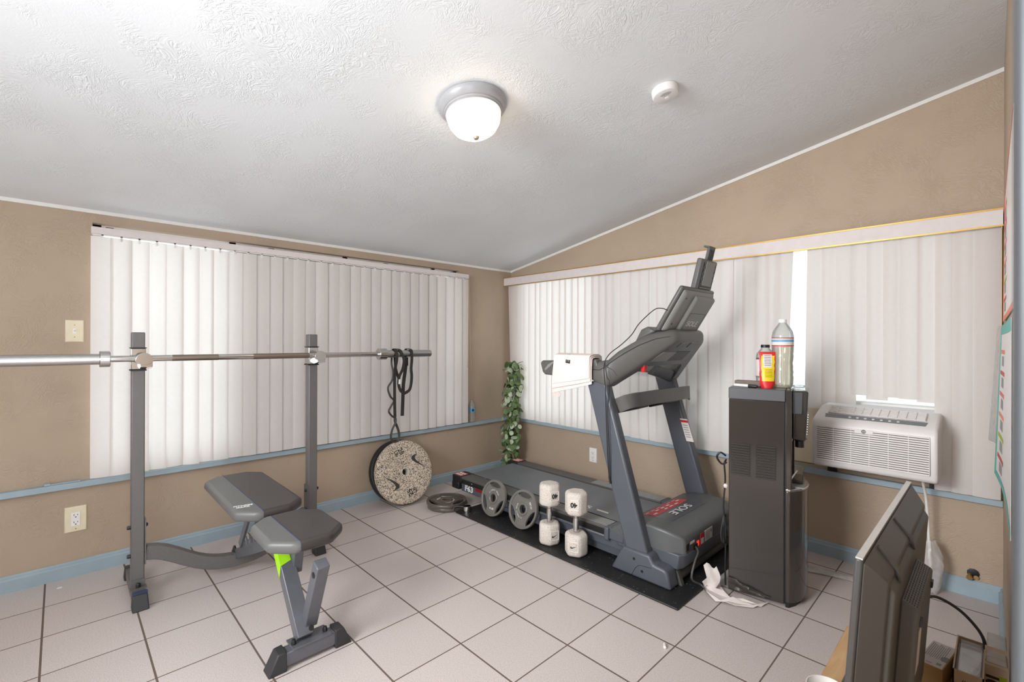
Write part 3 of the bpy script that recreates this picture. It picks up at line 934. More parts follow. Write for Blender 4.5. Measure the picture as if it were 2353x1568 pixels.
#@@PLATES
# ================================================================== PLATES, DUMBBELLS
def ring_plate(bm_parts):
    pass
def bumper(root, face, logos):
    b = MB(); b.lathe([(0.026, -0.026), (0.205, -0.026), (0.22, -0.020), (0.225, -0.010), (0.225, 0.012), (0.221, 0.021), (0.21, 0.0255), (0.20, 0.026), (0.06, 0.026), (0.054, 0.024), (0.026, 0.024), (0.026, -0.026)], 64, None, 0, False, False)
    d = b.build('plate_body', face, root, True)
    b = MB(); b.lathe([(0.0265, -0.0265), (0.031, -0.0265), (0.031, 0.0262), (0.0255, 0.0262), (0.0255, -0.0265)], 32, None, 0, False, False); b.build('hub_ring', 'bumper_black' if face != 'speck' else 'stone', root, True)
    if logos:
        for ang in (0.0, PI):
            m = Matrix.Rotation(ang, 4, 'Z')
            swoosh(m @ frame((0.112, 0.046, 0.0258), (0.49, -0.87, 0), (0.87, 0.49, 0)), 0.145, 'swoosh', root, True)
            text('lettering', '25', 'black_ink', root, m @ frame((-0.018, 0.148, 0.0262), (0.42, -1, 0), (1, 0.42, 0)), 0.052, True, bold=0.0008)
            text('lettering', 'LB', 'black_ink', root, m @ frame((-0.058, 0.139, 0.0262), (0.42, -1, 0), (1, 0.42, 0)), 0.036, True, bold=0.0006)
lean = math.radians(15)
def lean_mat(px, py, pz, yaw, leanang):
    """disc standing on its edge, facing yaw, its top tipped back by leanang; local z = facing, local y = up."""
    f = Vector((math.cos(yaw), math.sin(yaw), 0))
    up = Vector((0, 0, 1))
    z = (f * math.cos(leanang) + up * math.sin(leanang)).normalized()
    x = up.cross(f).normalized()
    y = z.cross(x)
    m = Matrix((x, y, z)).transposed().to_4x4()
    m.translation = Vector((px, py, pz))
    return m
yaw1 = math.radians(-2)
z_ = 0.225 * math.cos(lean) + 0.026 * math.sin(lean)
c1 = Vector((-2.994, 1.782, 0.225))
t = thing('weight_plate', 'speckled beige rubber plate leaning in front of the black one', 'weight plate', mat=lean_mat(c1.x, c1.y, 0.2265, yaw1, lean))
bumper(t, 'speck', True)
m0 = lean_mat(c1.x, c1.y, 0.2265, yaw1, lean)
m1 = m0 @ Matrix.Translation((-0.012, 0.012, -0.056))
m1.translation.z = 0.2265
t = thing('weight_plate', 'black rubber plate leaning on the wall behind the speckled one', 'weight plate', mat=m1)
bumper(t, 'bumper_black', False)

def iron_plate(root, mat, R=0.118, lab=True):
    """three-grip plate: rim, recessed web with three bean-shaped openings, hub."""
    n = 90
    def hole(a):      # inner and outer radius of the web opening at angle a, None when solid
        for c in (PI / 2 - 2 * PI / 3 + 2 * PI / 3 * k for k in range(3)):
            d = (a - c + PI) % (2 * PI) - PI
            if abs(d) < 0.60:
                h = math.sqrt(max(0, 1 - (d / 0.60) ** 2))
                return R * 0.845 - R * 0.27 * h, R * 0.85
        return None
    b = MB(); b.lathe([(R * 0.86, -0.011), (R * 0.985, -0.011), (R, -0.007), (R, 0.009), (R * 0.985, 0.0125), (R * 0.89, 0.0125), (R * 0.86, 0.009), (R * 0.86, -0.011)], 72, None, 0, False, False)
    b.build('rim', mat, root, True)
    b = MB(); b.lathe([(0.0255, -0.0115), (0.041, -0.0115), (0.041, 0.009), (0.037, 0.0125), (0.029, 0.0125), (0.0255, 0.010), (0.0255, -0.0115)], 40, None, 0, False, False)
    b.build('hub', mat, root, True)
    b = MB()
    rows_t, rows_b = [], []
    for k in range(n):
        a = 2 * PI * k / n
        h = hole(a)
        ro = h[0] if h else R * 0.87
        for zz, rw in ((0.006, rows_t), (-0.007, rows_b)):
            rw.append([b.bm.verts.new((r * math.cos(a), r * math.sin(a), zz)) for r in (0.040, (0.040 + ro) / 2, ro)])
    for k in range(n):
        q = (k + 1) % n
        for j in range(2):
            b.bm.faces.new((rows_t[k][j], rows_t[k][j + 1], rows_t[q][j + 1], rows_t[q][j]))
            b.bm.faces.new((rows_b[k][j], rows_b[q][j], rows_b[q][j + 1], rows_b[k][j + 1]))
        b.bm.faces.new((rows_t[k][2], rows_b[k][2], rows_b[q][2], rows_t[q][2]))
    b.build('web', mat, root, True)
    # raised lips round the grips
    for k in range(3):
        c = PI / 2 - 2 * PI / 3 + 2 * PI / 3 * k
        pts = []
        for i in range(13):
            d = -0.64 + 1.28 * i / 12
            h = math.sqrt(max(0, 1 - (d / 0.64) ** 2))
            r = R * 0.87 - R * 0.33 * h
            pts.append((r * math.cos(c + d), r * math.sin(c + d), 0.0065))
        b = MB(); b.tube(pts, 0.0035, 8); b.build('grip_lip', mat, root, True)
    if lab:
        for i, ch in enumerate('FITNESS GEAR'):
            a = math.radians(150 - 10.5 * i)
            if ch != ' ':
                text('lettering', ch, 'white_ink', root, frame((0.052 * math.cos(a), 0.052 * math.sin(a), 0.0062), (math.sin(a), -math.cos(a), 0), (math.cos(a), math.sin(a), 0)), 0.013, True)
        text('lettering', '10 LBS', 'white_ink', root, frame((0, -0.068, 0.0062), (1, 0, 0), (0, 1, 0)), 0.016, True, bold=0.0003)
MATZ = 0.010
l2 = math.radians(15)
mA = lean_mat(-2.345, 2.082, MATZ + 0.1165, math.radians(-91), l2)
t = thing('weight_plate', 'grey three-grip iron plate standing by the rear end of the treadmill', 'weight plate', mat=mA)
iron_plate(t, 'iron')
mB = lean_mat(-2.062, 2.078, MATZ + 0.1165, math.radians(-88), l2) @ Matrix.Rotation(math.radians(100), 4, 'Z')
mB = lean_mat(-2.062, 2.078, MATZ + 0.1165, math.radians(-88), l2) @ Matrix.Rotation(math.radians(120), 4, 'Z')
dup(t, mat=mB, label='grey three-grip iron plate standing beside the left dumbbell')
t2 = thing('weight_plate', 'dark iron plate lying on top of another plate on the floor', 'weight plate', mat=Matrix.Translation((-2.735, 1.975, 0.0355)) @ Matrix.Rotation(math.radians(-70), 4, 'Z'))
iron_plate(t2, 'iron_dark', 0.142)
dup(t2, mat=Matrix.Translation((-2.730, 1.981, 0.0115)) @ Matrix.Rotation(math.radians(20), 4, 'Z'), label='dark iron plate lying flat on the tiles under another plate')

t = thing('spring_collar', 'small chrome clamp ring for the bar on the mat by the flat plates', 'clamp', (-2.53, 1.985, MATZ))
b = MB(); b.lathe([(0.0235, 0.0), (0.0285, 0.0), (0.0285, 0.04), (0.0235, 0.04), (0.0235, 0.0)], 28, Matrix.Translation((-2.522, 1.995, MATZ)), 0, False, False); b.build('ring', 'chrome', t)
b = MB(); b.bar([(-2.545, 1.979, 0.042), (-2.572, 1.955, 0.043), (-2.588, 1.935, 0.036), (-2.586, 1.926, 0.016)], 0.016, 0.004, (0.6, -0.6, 0.3), smooth=3); b.build('lever', 'black', t)

def dumbbell(root):
    def head(z0, z1):
        b = MB()
        R = 0.068
        poly = [(R * math.cos(k * PI / 3), R * math.sin(k * PI / 3)) for k in range(6)]
        b.prism(poly, 'z', z0, z1)
        return b.build('head', 'stone', root, True, bevel=0.02, seg=4, sharp=60)
    lo = head(0, 0.122); hi = head(0.222, 0.348)
    b = MB(); b.lathe([(0.0165, 0.12), (0.0165, 0.135), (0.0145, 0.137), (0.0145, 0.140), (0.0165, 0.142), (0.0185, 0.172), (0.0165, 0.202), (0.0145, 0.204), (0.0145, 0.207), (0.0165, 0.209), (0.0165, 0.224)], 24); b.build('handle', 'chrome', root, True)
    F = frame((0, -0.0592, 0), (1, 0, 0), (0, 0, 1))
    for z, hd in ((0.060, lo), (0.285, hi)):
        b = MB()
        y = -0.0586
        for q in (((-0.027, z - 0.027), (0.027, z - 0.0245)), ((-0.027, z + 0.0245), (0.027, z + 0.027)), ((-0.027, z - 0.027), (-0.0245, z + 0.027)), ((0.0245, z - 0.027), (0.027, z + 0.027))):
            b.box((q[0][0], y - 0.0012, q[0][1]), (q[1][0], y + 0.001, q[1][1]))
        b.build('badge_frame', 'plate_white', hd, True)
    text('lettering', '40', 'black_ink', hi, frame((0, -0.0594, 0.287), (-1, 0, 0), (0, 0, -1)), 0.036, True, bold=0.0016)
    swoosh(frame((0, -0.0592, 0.058), (1, 0.0, 0.0), (0, 0, 1)), 0.038, 'black_ink', lo, True)
d1 = thing('dumbbell', 'speckled dumbbell standing on end, left one next to the iron plate', 'dumbbell', mat=Matrix.Translation((-1.807, 2.037, MATZ)) @ Matrix.Rotation(math.radians(72), 4, 'Z'))
dumbbell(d1)
dup(d1, mat=Matrix.Translation((-1.609, 2.035, MATZ)) @ Matrix.Rotation(math.radians(25), 4, 'Z'), label='speckled dumbbell standing on end, right one nearer the treadmill upright')

# ================================================================== MAT + TREADMILL
b = MB(); b.box((-2.578, 1.938, 0.0005), (-0.972, 2.88, MATZ)); o = b.build('rubber_mat', 'mat_rubber', None, bevel=0.003); tag(o, 'black rubber mat with dust specks under the treadmill', 'mat')

#@@TREADMILL
tm = thing('treadmill', 'dark grey folding treadmill with tall console standing on the rubber mat', 'treadmill', (-1.9, 2.45, MATZ))
YC = 2.45
def mir(y):
    return 2 * YC - y
for sd in (0, 1):
    f = (lambda y: y) if sd == 0 else mir
    def bxx(bm, x0, x1, ya, yb, z0, z1):
        y0, y1 = sorted((f(ya), f(yb)))
        bm.box((x0, y0, z0), (x1, y1, z1))
        return bm
    bxx(MB(), -2.76, -1.30, 2.128, 2.20, 0.070, 0.150).build('side_skirt', 'deck', tm, bevel=0.004)
    b = MB(); b.prism([(-2.45, 0.03), (-1.30, 0.022), (-1.15, 0.022), (-1.15, 0.055), (-1.62, 0.066), (-2.45, 0.055)], 'y', *sorted((f(2.15), f(2.185)))); b.build('base_rail', 'deck', tm, bevel=0.003)
    r = bxx(MB(), -2.76, -1.462, 2.112, 2.215, 0.152, 0.180).build('step_rail', 'rail', tm, bevel=0.004)
    b = MB()
    for k in range(7):
        bxx(b, -2.0, -1.47, 2.122 + k * 0.013, 2.128 + k * 0.013, 0.18, 0.1818)
    b.build('grip_ribs', 'gray_ink', r)
    bxx(MB(), -2.35, -1.46, 2.108, 2.125, 0.118, 0.134).build('rail_lip', 'bluesteel', tm, bevel=0.005)
    bxx(MB(), -1.475, -1.445, 2.100, 2.135, 0.110, 0.182).build('rail_end', 'deck', tm, bevel=0.008, seg=3)
    bxx(MB(), -1.462, -1.36, 2.112, 2.215, 0.12, 0.183).build('hood_shoulder', 'deck', tm, bevel=0.004)
    # rear end cap with its red sticker
    b = MB(); bxx(b, -2.842, -2.735, 2.104, 2.228, 0.132, 0.182); bxx(b, -2.845, -2.76, 2.102, 2.20, 0.082, 0.134)
    ec = b.build('end_cap', 'black', tm, bevel=0.007, seg=3)
    b = MB(); bxx(b, -2.832, -2.755, 2.116, 2.188, 0.182, 0.1828); sk = b.build('warning_sticker', 'red_ink', ec)
    b = MB()
    for k in range(3):
        for j in range(2):
            bxx(b, -2.826 + 0.024 * k, -2.810 + 0.024 * k, 2.124 + 0.034 * j, 2.146 + 0.034 * j, 0.1828, 0.1832)
    b.build('sticker_print', 'white_ink', sk)
    b = MB(); b.lathe([(0.018, 0), (0.02, 0.006), (0.02, 0.012), (0.008, 0.014), (0.008, 0.07)], 18, Matrix.Translation((-2.48, f(2.17), 0.0105))); b.build('levelling_foot', 'black', tm)
    b = MB(); b.prism([(-2.52, 0.07), (-2.44, 0.07), (-2.46, 0.03), (-2.50, 0.03)], 'y', *sorted((f(2.14), f(2.19)))); b.build('rear_leg', 'deck', tm)
    # upright with its shoe
    b = MB(); b.prism([(-1.305, 0.10), (-1.178, 0.10), (-1.440, 0.972), (-1.560, 0.960)], 'y', *sorted((f(2.058), f(2.118))))
    b.build('upright', 'deck', tm, bevel=0.012, seg=3)
    b = MB(); b.prism([(-1.392, 0.0105), (-1.335, 0.118), (-1.318, 0.142), (-1.172, 0.142), (-1.150, 0.104), (-1.092, 0.100), (-1.078, 0.085), (-1.060, 0.0105)], 'y', *sorted((f(2.046), f(2.130))))
    sh = b.build('upright_shoe', 'deck', tm, bevel=0.012, seg=3)
    for x, z in ((-1.255, 0.10), (-1.21, 0.052)):
        b = MB(); b.lathe([(0.007, 0), (0.007, 0.0015)], 14, Matrix.Translation((x, f(2.0465), z)) @ Matrix.Rotation(PI / 2 if sd == 0 else -PI / 2, 4, 'X')); b.build('screw', 'black', sh)
    b = MB(); b.tube([(-1.27, f(2.0455), 0.0135), (-1.245, f(2.0455), 0.06), (-1.225, f(2.0455), 0.078), (-1.16, f(2.0455), 0.085)], 0.001, 6); b.build('panel_seam', 'black', sh)
    b = MB(); b.prism([(-1.10, 0.0105), (-1.045, 0.0105), (-1.07, 0.075), (-1.12, 0.09)], 'y', *sorted((f(2.132), f(2.155)))); b.build('front_bracket', 'rail', tm)
# model mark and stripe on the near side skirt
text('lettering', 'F63', 'white_ink', tm, frame((-2.672, 2.1275, 0.099), (1, 0, 0), (0, 0, 1)), 0.056, shear=0.08, bold=0.002, xs=1.18)
b = MB(); b.box((-2.595, 2.1268, 0.104), (-2.40, 2.1279, 0.124)); b.build('side_stripe', 'dark_red', tm)
b = MB(); b.box((-2.73, 2.1115, 0.134), (-1.475, 2.1135, 0.166)); dk = b.build('rail_side_panel', 'black', tm)  # black side panel under the edge of the near step rail
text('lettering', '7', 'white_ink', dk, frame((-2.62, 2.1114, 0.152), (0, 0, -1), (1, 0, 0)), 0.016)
b = MB(); b.box((-2.66, 2.205, 0.05), (-1.3, 2.695, 0.150)); b.build('deck_core', 'black', tm)
# belt, turning down over the rear roller
xs = [(-1.27, 0.1735), (-2.74, 0.1735)] + [(-2.765 - 0.028 * math.sin(k * PI / 8), 0.1455 + 0.028 * math.cos(k * PI / 8)) for k in range(9)]
b = MB(); b.sheet([[(x, 2.236, z), (x, 2.45, z), (x, 2.664, z)] for x, z in xs], 0.004); bt = b.build('belt', 'belt', tm)
text('lettering', 'SOLE', 'white_ink', bt, frame((-1.80, 2.30, 0.1758), (-1, 0, 0), (0, -1, 0)), 0.055, shear=-0.2, xs=1.5)
b = MB(); b.hexa([(-1.655, 2.288, 0.1755), (-1.575, 2.288, 0.1755), (-1.585, 2.306, 0.1755), (-1.665, 2.306, 0.1755)], [(-1.655, 2.288, 0.1762), (-1.575, 2.288, 0.1762), (-1.585, 2.306, 0.1762), (-1.665, 2.306, 0.1762)]); b.build('belt_bar', 'white_ink', bt)
# motor hood: curved in profile, cut at the front corners
prof = [(-1.425, 0.188), (-1.36, 0.236), (-1.29, 0.260), (-1.20, 0.268), (-1.12, 0.262), (-1.055, 0.240), (-1.035, 0.222)]
def hood_row(x, z, inset):
    return [(x, 2.108 + inset, z), (x, YC, z), (x, mir(2.108 + inset), z)]
b = MB()
top = [hood_row(x, z, 0.0 if x < -1.12 else (x + 1.12) * 0.45) for x, z in prof]
b.sheet(top)
side0, side1 = [r[0] for r in top], [r[2] for r in top]
for sgn, row in ((0, side0), (1, side1)):
    lowr = [(p[0], p[1], 0.158 if p[0] > -1.40 else 0.17) for p in row]
    b.sheet([row, lowr])
b.sheet([top[-1], [(p[0], p[1], 0.158) for p in top[-1]]])
bmesh.ops.remove_doubles(b.bm, verts=b.bm.verts, dist=0.0005)
hd = b.build('motor_hood', 'hood', tm, bevel=0.012, seg=3, sharp=50)
b = MB(); b.hexa([(-1.40, 2.118, 0.100), (-1.065, 2.118, 0.085), (-1.05, 2.15, 0.085), (-1.05, mir(2.15), 0.085), (-1.065, mir(2.118), 0.085), (-1.40, mir(2.118), 0.100)],
                 [(-1.40, 2.114, 0.160), (-1.055, 2.114, 0.160), (-1.033, 2.145, 0.160), (-1.033, mir(2.145), 0.160), (-1.055, mir(2.114), 0.160), (-1.40, mir(2.114), 0.160)]); b.build('motor_pan', 'deck', tm, bevel=0.005)
b = MB(); b.box((-1.40, 2.2, 0.07), (-1.10, 2.7, 0.10)); b.build('motor_tray', 'black', tm)
b = MB(); b.tube([(-1.085, 2.15, 0.042), (-1.085, 2.75, 0.042)], 0.026, 14); b.build('front_tube', 'rail', tm)
def on_hood(x, y, dz=0.0009):
    for (xa, za), (xb, zb) in zip(prof, prof[1:]):
        if xa <= x <= xb:
            return (x, y, za + (zb - za) * (x - xa) / (xb - xa) + dz)
def hood_patch(name, x0, x1, y0, y1, mat, parent, skew=0.0, dz=0.0009):
    b = MB()
    n = 4
    b.sheet([[on_hood(x0 + (x1 - x0) * i / n + 0, y, dz) for y in (y0 + skew * i / n, (y0 + y1) / 2, y1 - skew * i / n)] for i in range(n + 1)], 0.0006)
    return b.build(name, mat, parent)
rs = hood_patch('warning_strip', -1.325, -1.245, 2.235, 2.60, 'red_ink', hd)
b = MB()
for k in range(6):
    for j in range(3):
        if (k * 3 + j) % 4 == 1:
            continue
        p = on_hood(-1.313 + 0.022 * j, 2.255 + 0.057 * k, 0.0014)
        b.hexa([p, (p[0] + 0.012, p[1], p[2] + 0.002), (p[0] + 0.012, p[1] + 0.032, p[2] + 0.002), (p[0], p[1] + 0.032, p[2])], [(p[0], p[1], p[2] + 0.0006), (p[0] + 0.012, p[1], p[2] + 0.0026), (p[0] + 0.012, p[1] + 0.032, p[2] + 0.0026), (p[0], p[1] + 0.032, p[2] + 0.0006)])
b.build('sticker_print', 'white_ink', rs, flat=True)
bp2 = hood_patch('brand_plate', -1.243, -1.15, 2.215, 2.65, 'band', hd, 0.02)
pz = on_hood(-1.197, 2.42, 0.003)
text('lettering', 'SOLE', 'white_ink', bp2, frame(pz, (0, -1, 0), (1, 0, 0)), 0.062, xs=1.45)
XF = -1.0345
def front_lbl(name, y0, y1, z0, z1, mat, parent=hd):
    b = MB(); b.box((XF, y0, z0), (XF + 0.0012, y1, z1)); return b.build(name, mat, parent, flat=True)
front_lbl('small_label', 2.19, 2.235, 0.196, 0.208, 'paper')
front_lbl('power_switch', 2.262, 2.285, 0.166, 0.192, 'lit_red')
rl = front_lbl('warning_label', 2.30, 2.345, 0.160, 0.217, 'red_ink')
b = MB(); b.box((XF + 0.0012, 2.308, 0.164), (XF + 0.0018, 2.337, 0.192)); b.build('label_field', 'paper', rl)
wl = front_lbl('rating_label', 2.352, 2.44, 0.164, 0.219, 'paper')
b = MB()
for k in range(6):
    b.box((XF + 0.0012, 2.358, 0.170 + 0.007 * k), (XF + 0.0016, 2.405, 0.1725 + 0.007 * k))
b.box((XF + 0.0012, 2.415, 0.196), (XF + 0.0016, 2.432, 0.210))
b.build('label_print', 'gray_ink', wl)
b = MB(); b.box((XF - 0.01, 2.225, 0.158), (XF + 0.002, 2.27, 0.182)); b.build('power_socket', 'black', hd)
b = MB()
for k in range(5):
    b.box((XF - 0.0005, 2.15 + 0.006 * k, 0.172), (XF + 0.0006, 2.153 + 0.006 * k, 0.205))
b.build('vent_slots', 'black', hd)
b = MB(); b.tube([(XF + 0.001, 2.245, 0.171), (-1.0, 2.20, 0.168), (-0.985, 2.13, 0.145), (-0.985, 2.10, 0.09), (-1.0, 2.16, 0.04), (-0.985, 2.20, 0.017), (-0.935, 2.172, 0.006), (-0.925, 2.18, 0.006)], 0.0045, 8, smooth=6); b.build('power_cord', 'rail', tm)

# console: U-shaped body rising towards the front, long side arms
ZT = [(-1.56, 1.070), (-1.50, 1.072), (-1.437, 1.082), (-1.395, 1.128), (-1.345, 1.169), (-1.295, 1.206), (-1.245, 1.233), (-1.196, 1.245), (-1.15, 1.250)]
ZB = [(-1.56, 0.972), (-1.50, 0.960), (-1.44, 0.938), (-1.428, 0.941), (-1.15, 1.180)]
def lerp(tab, x):
    if x <= tab[0][0]:
        return tab[0][1]
    for (a, u), (c, v) in zip(tab, tab[1:]):
        if x <= c:
            return u + (v - u) * (x - a) / (c - a)
    return tab[-1][1]
outer = [(-1.53, 2.052), (-1.43, 2.052), (-1.15, 2.29), (-1.15, mir(2.29)), (-1.43, mir(2.052)), (-1.53, mir(2.052)), (-1.53, mir(2.122)), (-1.42, mir(2.15)), (-1.315, mir(2.25)), (-1.315, 2.25), (-1.42, 2.15), (-1.53, 2.122)]
def rounded(poly, r, n=4):
    out = []
    for i, p in enumerate(poly):
        p = Vector(p); a = Vector(poly[i - 1]); c = Vector(poly[(i + 1) % len(poly)])
        da, dc = (a - p), (c - p)
        k = min(r, da.length * 0.45, dc.length * 0.45)
        p0, p1 = p + da.normalized() * k, p + dc.normalized() * k
        for j in range(n + 1):
            t = j / n
            out.append(p0 * (1 - t) ** 2 + p * 2 * t * (1 - t) + p1 * t * t)
    return out
ro = rounded(outer, 0.035)
cx_, n_ = len(ro), len(ro)
def inset(d):
    res = []
    for i, p in enumerate(ro):
        t = (ro[(i + 1) % n_] - ro[i - 1]).normalized()
        res.append(p + Vector((-t.y, t.x)) * d)
    return res
b = MB()
rings = []
for f, d in ((0.0, 0.012), (0.06, 0.004), (0.16, 0.0), (0.55, 0.0), (0.74, 0.004), (0.90, 0.013), (1.0, 0.028)):
    rings.append([b.bm.verts.new((p.x, p.y, f)) for p in inset(d)])
for ra, rb in zip(rings, rings[1:]):
    for i in range(n_):
        b.bm.faces.new((ra[i], ra[(i + 1) % n_], rb[(i + 1) % n_], rb[i]))
b.bm.faces.new(list(reversed(rings[0]))); b.bm.faces.new(rings[-1])
for x in (-1.50, -1.47, -1.437, -1.415, -1.395, -1.37, -1.345, -1.32, -1.295, -1.27, -1.245, -1.22, -1.196, -1.17):
    bmesh.ops.bisect_plane(b.bm, geom=b.bm.verts[:] + b.bm.edges[:] + b.bm.faces[:], plane_co=(x, 0, 0), plane_no=(1, 0, 0))
for v in b.bm.verts:
    f = v.co.z
    v.co.z = lerp(ZB, v.co.x) * (1 - f) + lerp(ZT, v.co.x) * f
bmesh.ops.recalc_face_normals(b.bm, faces=b.bm.faces)
for fc in b.bm.faces:
    if fc.normal.z < -0.6:
        fc.material_index = 1
co = b.build('console', ['console', 'console_under'], tm, sharp=45)
# flat dark sheets on the underside, painting in the shade of its hollow and slots
def und(x, y, d=0.002):
    return (x + 0.65 * d, y, lerp(ZB, x) - 0.75 * d)
b = MB(); b.sheet([[und(x, y, 0.0012) for y in (2.40, 2.49, y1)] for x, y1 in ((-1.272, 2.575), (-1.213, 2.562))], 0.002); b.build('recess_shade', 'black', co)
b = MB(); b.sheet([[und(x, y, 0.0012) for y in (y0, 2.31, 2.40)] for x, y0 in ((-1.272, 2.235), (-1.240, 2.24), (-1.213, 2.26))], 0.002); b.build('recess_panel', 'panel', co)
for y0 in (2.343, 2.455):
    b = MB(); b.bar([und(-1.184, y0, 0.0012), und(-1.157, y0 + 0.003, 0.0012)], 0.005, 0.002, (0, 1, 0)); b.build('vent_slot', 'black', co)
for x, y0 in ((-1.20, 2.275), (-1.145, 2.34), (-1.145, 2.50)):
    b = MB(); b.lathe([(0.004, 0), (0.004, 0.0015)], 10, frame(und(x, y0, 0.001), (0, 1, 0), (0.75, 0, 0.65))); b.build('screw', 'black', co)
for sd in (0, 1):
    f = (lambda y: y) if sd == 0 else mir
    y0, y1 = sorted((f(2.058), f(2.112)))
    b = MB(); b.prism([(-1.905, 1.052), (-1.892, 1.066), (-1.56, 1.074), (-1.50, 1.086), (-1.455, 0.972), (-1.56, 0.972), (-1.70, 0.978), (-1.868, 0.983), (-1.888, 0.998)], 'y', y0, y1)
    b.build('handrail', 'console', tm, bevel=0.014, seg=3, sharp=50)
    b = MB(); b.prism([(-1.862, 1.008), (-1.83, 1.03), (-1.79, 1.062), (-1.80, 1.064), (-1.84, 1.045), (-1.868, 1.016)], 'y', f(2.0572), f(2.0578)); b.build('pale_patch', 'panel', tm)  # paler grey patch on the handrail end
b = MB(); b.hexa([(-1.372, 2.43, 0.988), (-1.46, 2.835, 0.915), (-1.50, 2.835, 0.925), (-1.41, 2.43, 0.995)], [(-1.318, 2.43, 1.04), (-1.40, 2.80, 0.985), (-1.44, 2.80, 1.0), (-1.36, 2.43, 1.05)]); b.build('arm_knee', 'console_under', tm, bevel=0.006)
def arm(t, z):
    return (-1.43 + 0.28 * t, 2.052 + 0.238 * t + 0.001, z)
b = MB(); b.tube([(-1.53, 2.0505, 1.03), (-1.47, 2.0505, 1.028)] + [arm(t, lerp(ZT, -1.43 + 0.28 * t) - 0.04) for t in (0.0, 0.1, 0.25, 0.45, 0.7, 0.9)], 0.0012, 6); b.tube([arm(0.02, 1.045), arm(0.1, 1.03), arm(0.16, 1.0)], 0.0012, 6); b.build('case_seam', 'black', co)
# reading ledge behind the screen
b = MB(); b.prism([(-1.37, 1.165), (-1.325, 1.245), (-1.285, 1.262), (-1.24, 1.235)], 'y', 2.22, 2.60); b.build('control_pod', 'console', tm, bevel=0.012, seg=3)
# screen leaning towards the front
tilt = math.atan2(0.14, 0.222)
def scr(u, y, wd):
    """u up along the screen, wd outwards from its face towards the front."""
    return (-1.238 + u * math.sin(tilt) + wd * math.cos(tilt), y, 1.24 + u * math.cos(tilt) - wd * math.sin(tilt))
def scr_box(y0, y1, u0, u1, w0, w1, ins=0.0):
    b = MB()
    b.hexa([scr(u0, y0, w0), scr(u0, y1, w0), scr(u1, y1, w0), scr(u1, y0, w0)], [scr(u0 + ins, y0 + ins, w1), scr(u0 + ins, y1 - ins, w1), scr(u1 - ins, y1 - ins, w1), scr(u1 - ins, y0 + ins, w1)])
    return b
sc_ = scr_box(2.225, 2.60, 0.0, 0.262, -0.012, 0.014).build('screen_housing', 'console', tm, bevel=0.012, seg=3)
scr_box(2.24, 2.585, 0.015, 0.25, -0.013, -0.012).build('display', 'screen', sc_)
bk = scr_box(2.235, 2.592, 0.004, 0.255, 0.014, 0.034, 0.02).build('back_cover', 'panel', sc_, bevel=0.01, seg=3)
pl = scr_box(2.345, 2.580, 0.01, 0.235, 0.034, 0.052, 0.012).build('back_panel', 'panel', sc_, bevel=0.006)
text('lettering', 'SOLE', 'white_ink', pl, frame(scr(0.075, 2.455, 0.0525), (0, 1, 0), Vector(scr(1, 0, 0)) - Vector(scr(0, 0, 0))), 0.045, xs=1.2)
b = MB()
ring = [scr(u, y, 0.0522) for u, y in ((0.028, 2.375), (0.028, 2.545), (0.138, 2.55), (0.138, 2.37))]
b.tube([Vector(p) for p in ring], 0.001, 6, closed=True); b.build('panel_seam', 'black', pl)
for u, y in ((0.06, 2.275), (0.21, 2.275)):
    b = MB(); b.lathe([(0.005, 0), (0.005, 0.002)], 10, frame(scr(u, y, 0.033), (0, 1, 0), Vector(scr(1, 0, 0)) - Vector(scr(0, 0, 0)))); b.build('screw', 'black', bk)
# tablet holder on top, nearly upright
th = math.radians(14)
def hol(u, y, wd):
    return (-1.135 + u * math.sin(th) + wd * math.cos(th), y, 1.425 + u * math.cos(th) - wd * math.sin(th))
def hbox(y0, y1, u0, u1, w0, w1):
    b = MB(); b.hexa([hol(u0, y0, w0), hol(u0, y1, w0), hol(u1, y1, w0), hol(u1, y0, w0)], [hol(u0, y0, w1), hol(u0, y1, w1), hol(u1, y1, w1), hol(u1, y0, w1)]); return b
hbox(2.415, 2.56, -0.035, 0.03, -0.01, 0.02).build('holder_hinge', 'black', tm, bevel=0.004)
ho = hbox(2.385, 2.575, 0.0, 0.20, -0.006, 0.024).build('tablet_holder', 'console', tm, bevel=0.008, seg=3)
hbox(2.415, 2.56, 0.02, 0.185, 0.024, 0.0255).build('lattice_bed', 'black', ho)
hbox(2.435, 2.54, 0.062, 0.19, 0.024, 0.031).build('back_plate', 'panel', ho, bevel=0.002)
b = MB()
for s in range(4):
    for ya, yb in ((2.418, 2.433), (2.543, 2.558)):
        b.bar([hol(0.065 + 0.03 * s, ya, 0.027), hol(0.08 + 0.03 * s, yb, 0.027)], 0.002, 0.002, (1, 0, 0)); b.bar([hol(0.08 + 0.03 * s, yb, 0.027), hol(0.095 + 0.03 * s, ya, 0.027)], 0.002, 0.002, (1, 0, 0))
b.bar([hol(0.05, 2.425, 0.028), hol(0.05, 2.55, 0.028)], 0.004, 0.004, (1, 0, 0)); b.bar([hol(0.035, 2.425, 0.028), hol(0.035, 2.55, 0.028)], 0.004, 0.004, (1, 0, 0))
b.build('lattice', 'panel', ho)
cl = hbox(2.455, 2.52, 0.19, 0.272, 0.002, 0.018).build('clip_slide', 'rail', ho, bevel=0.003)
hbox(2.452, 2.523, 0.262, 0.272, -0.018, 0.016).build('clip_jaw', 'rail', cl if False else ho, bevel=0.003)
b = MB()
for k in range(4):
    b.bar([hol(0.2, 2.465 + 0.013 * k, 0.0185), hol(0.255, 2.465 + 0.013 * k, 0.0185)], 0.003, 0.002, (0, 1, 0))
b.build('clip_ribs', 'black', ho)
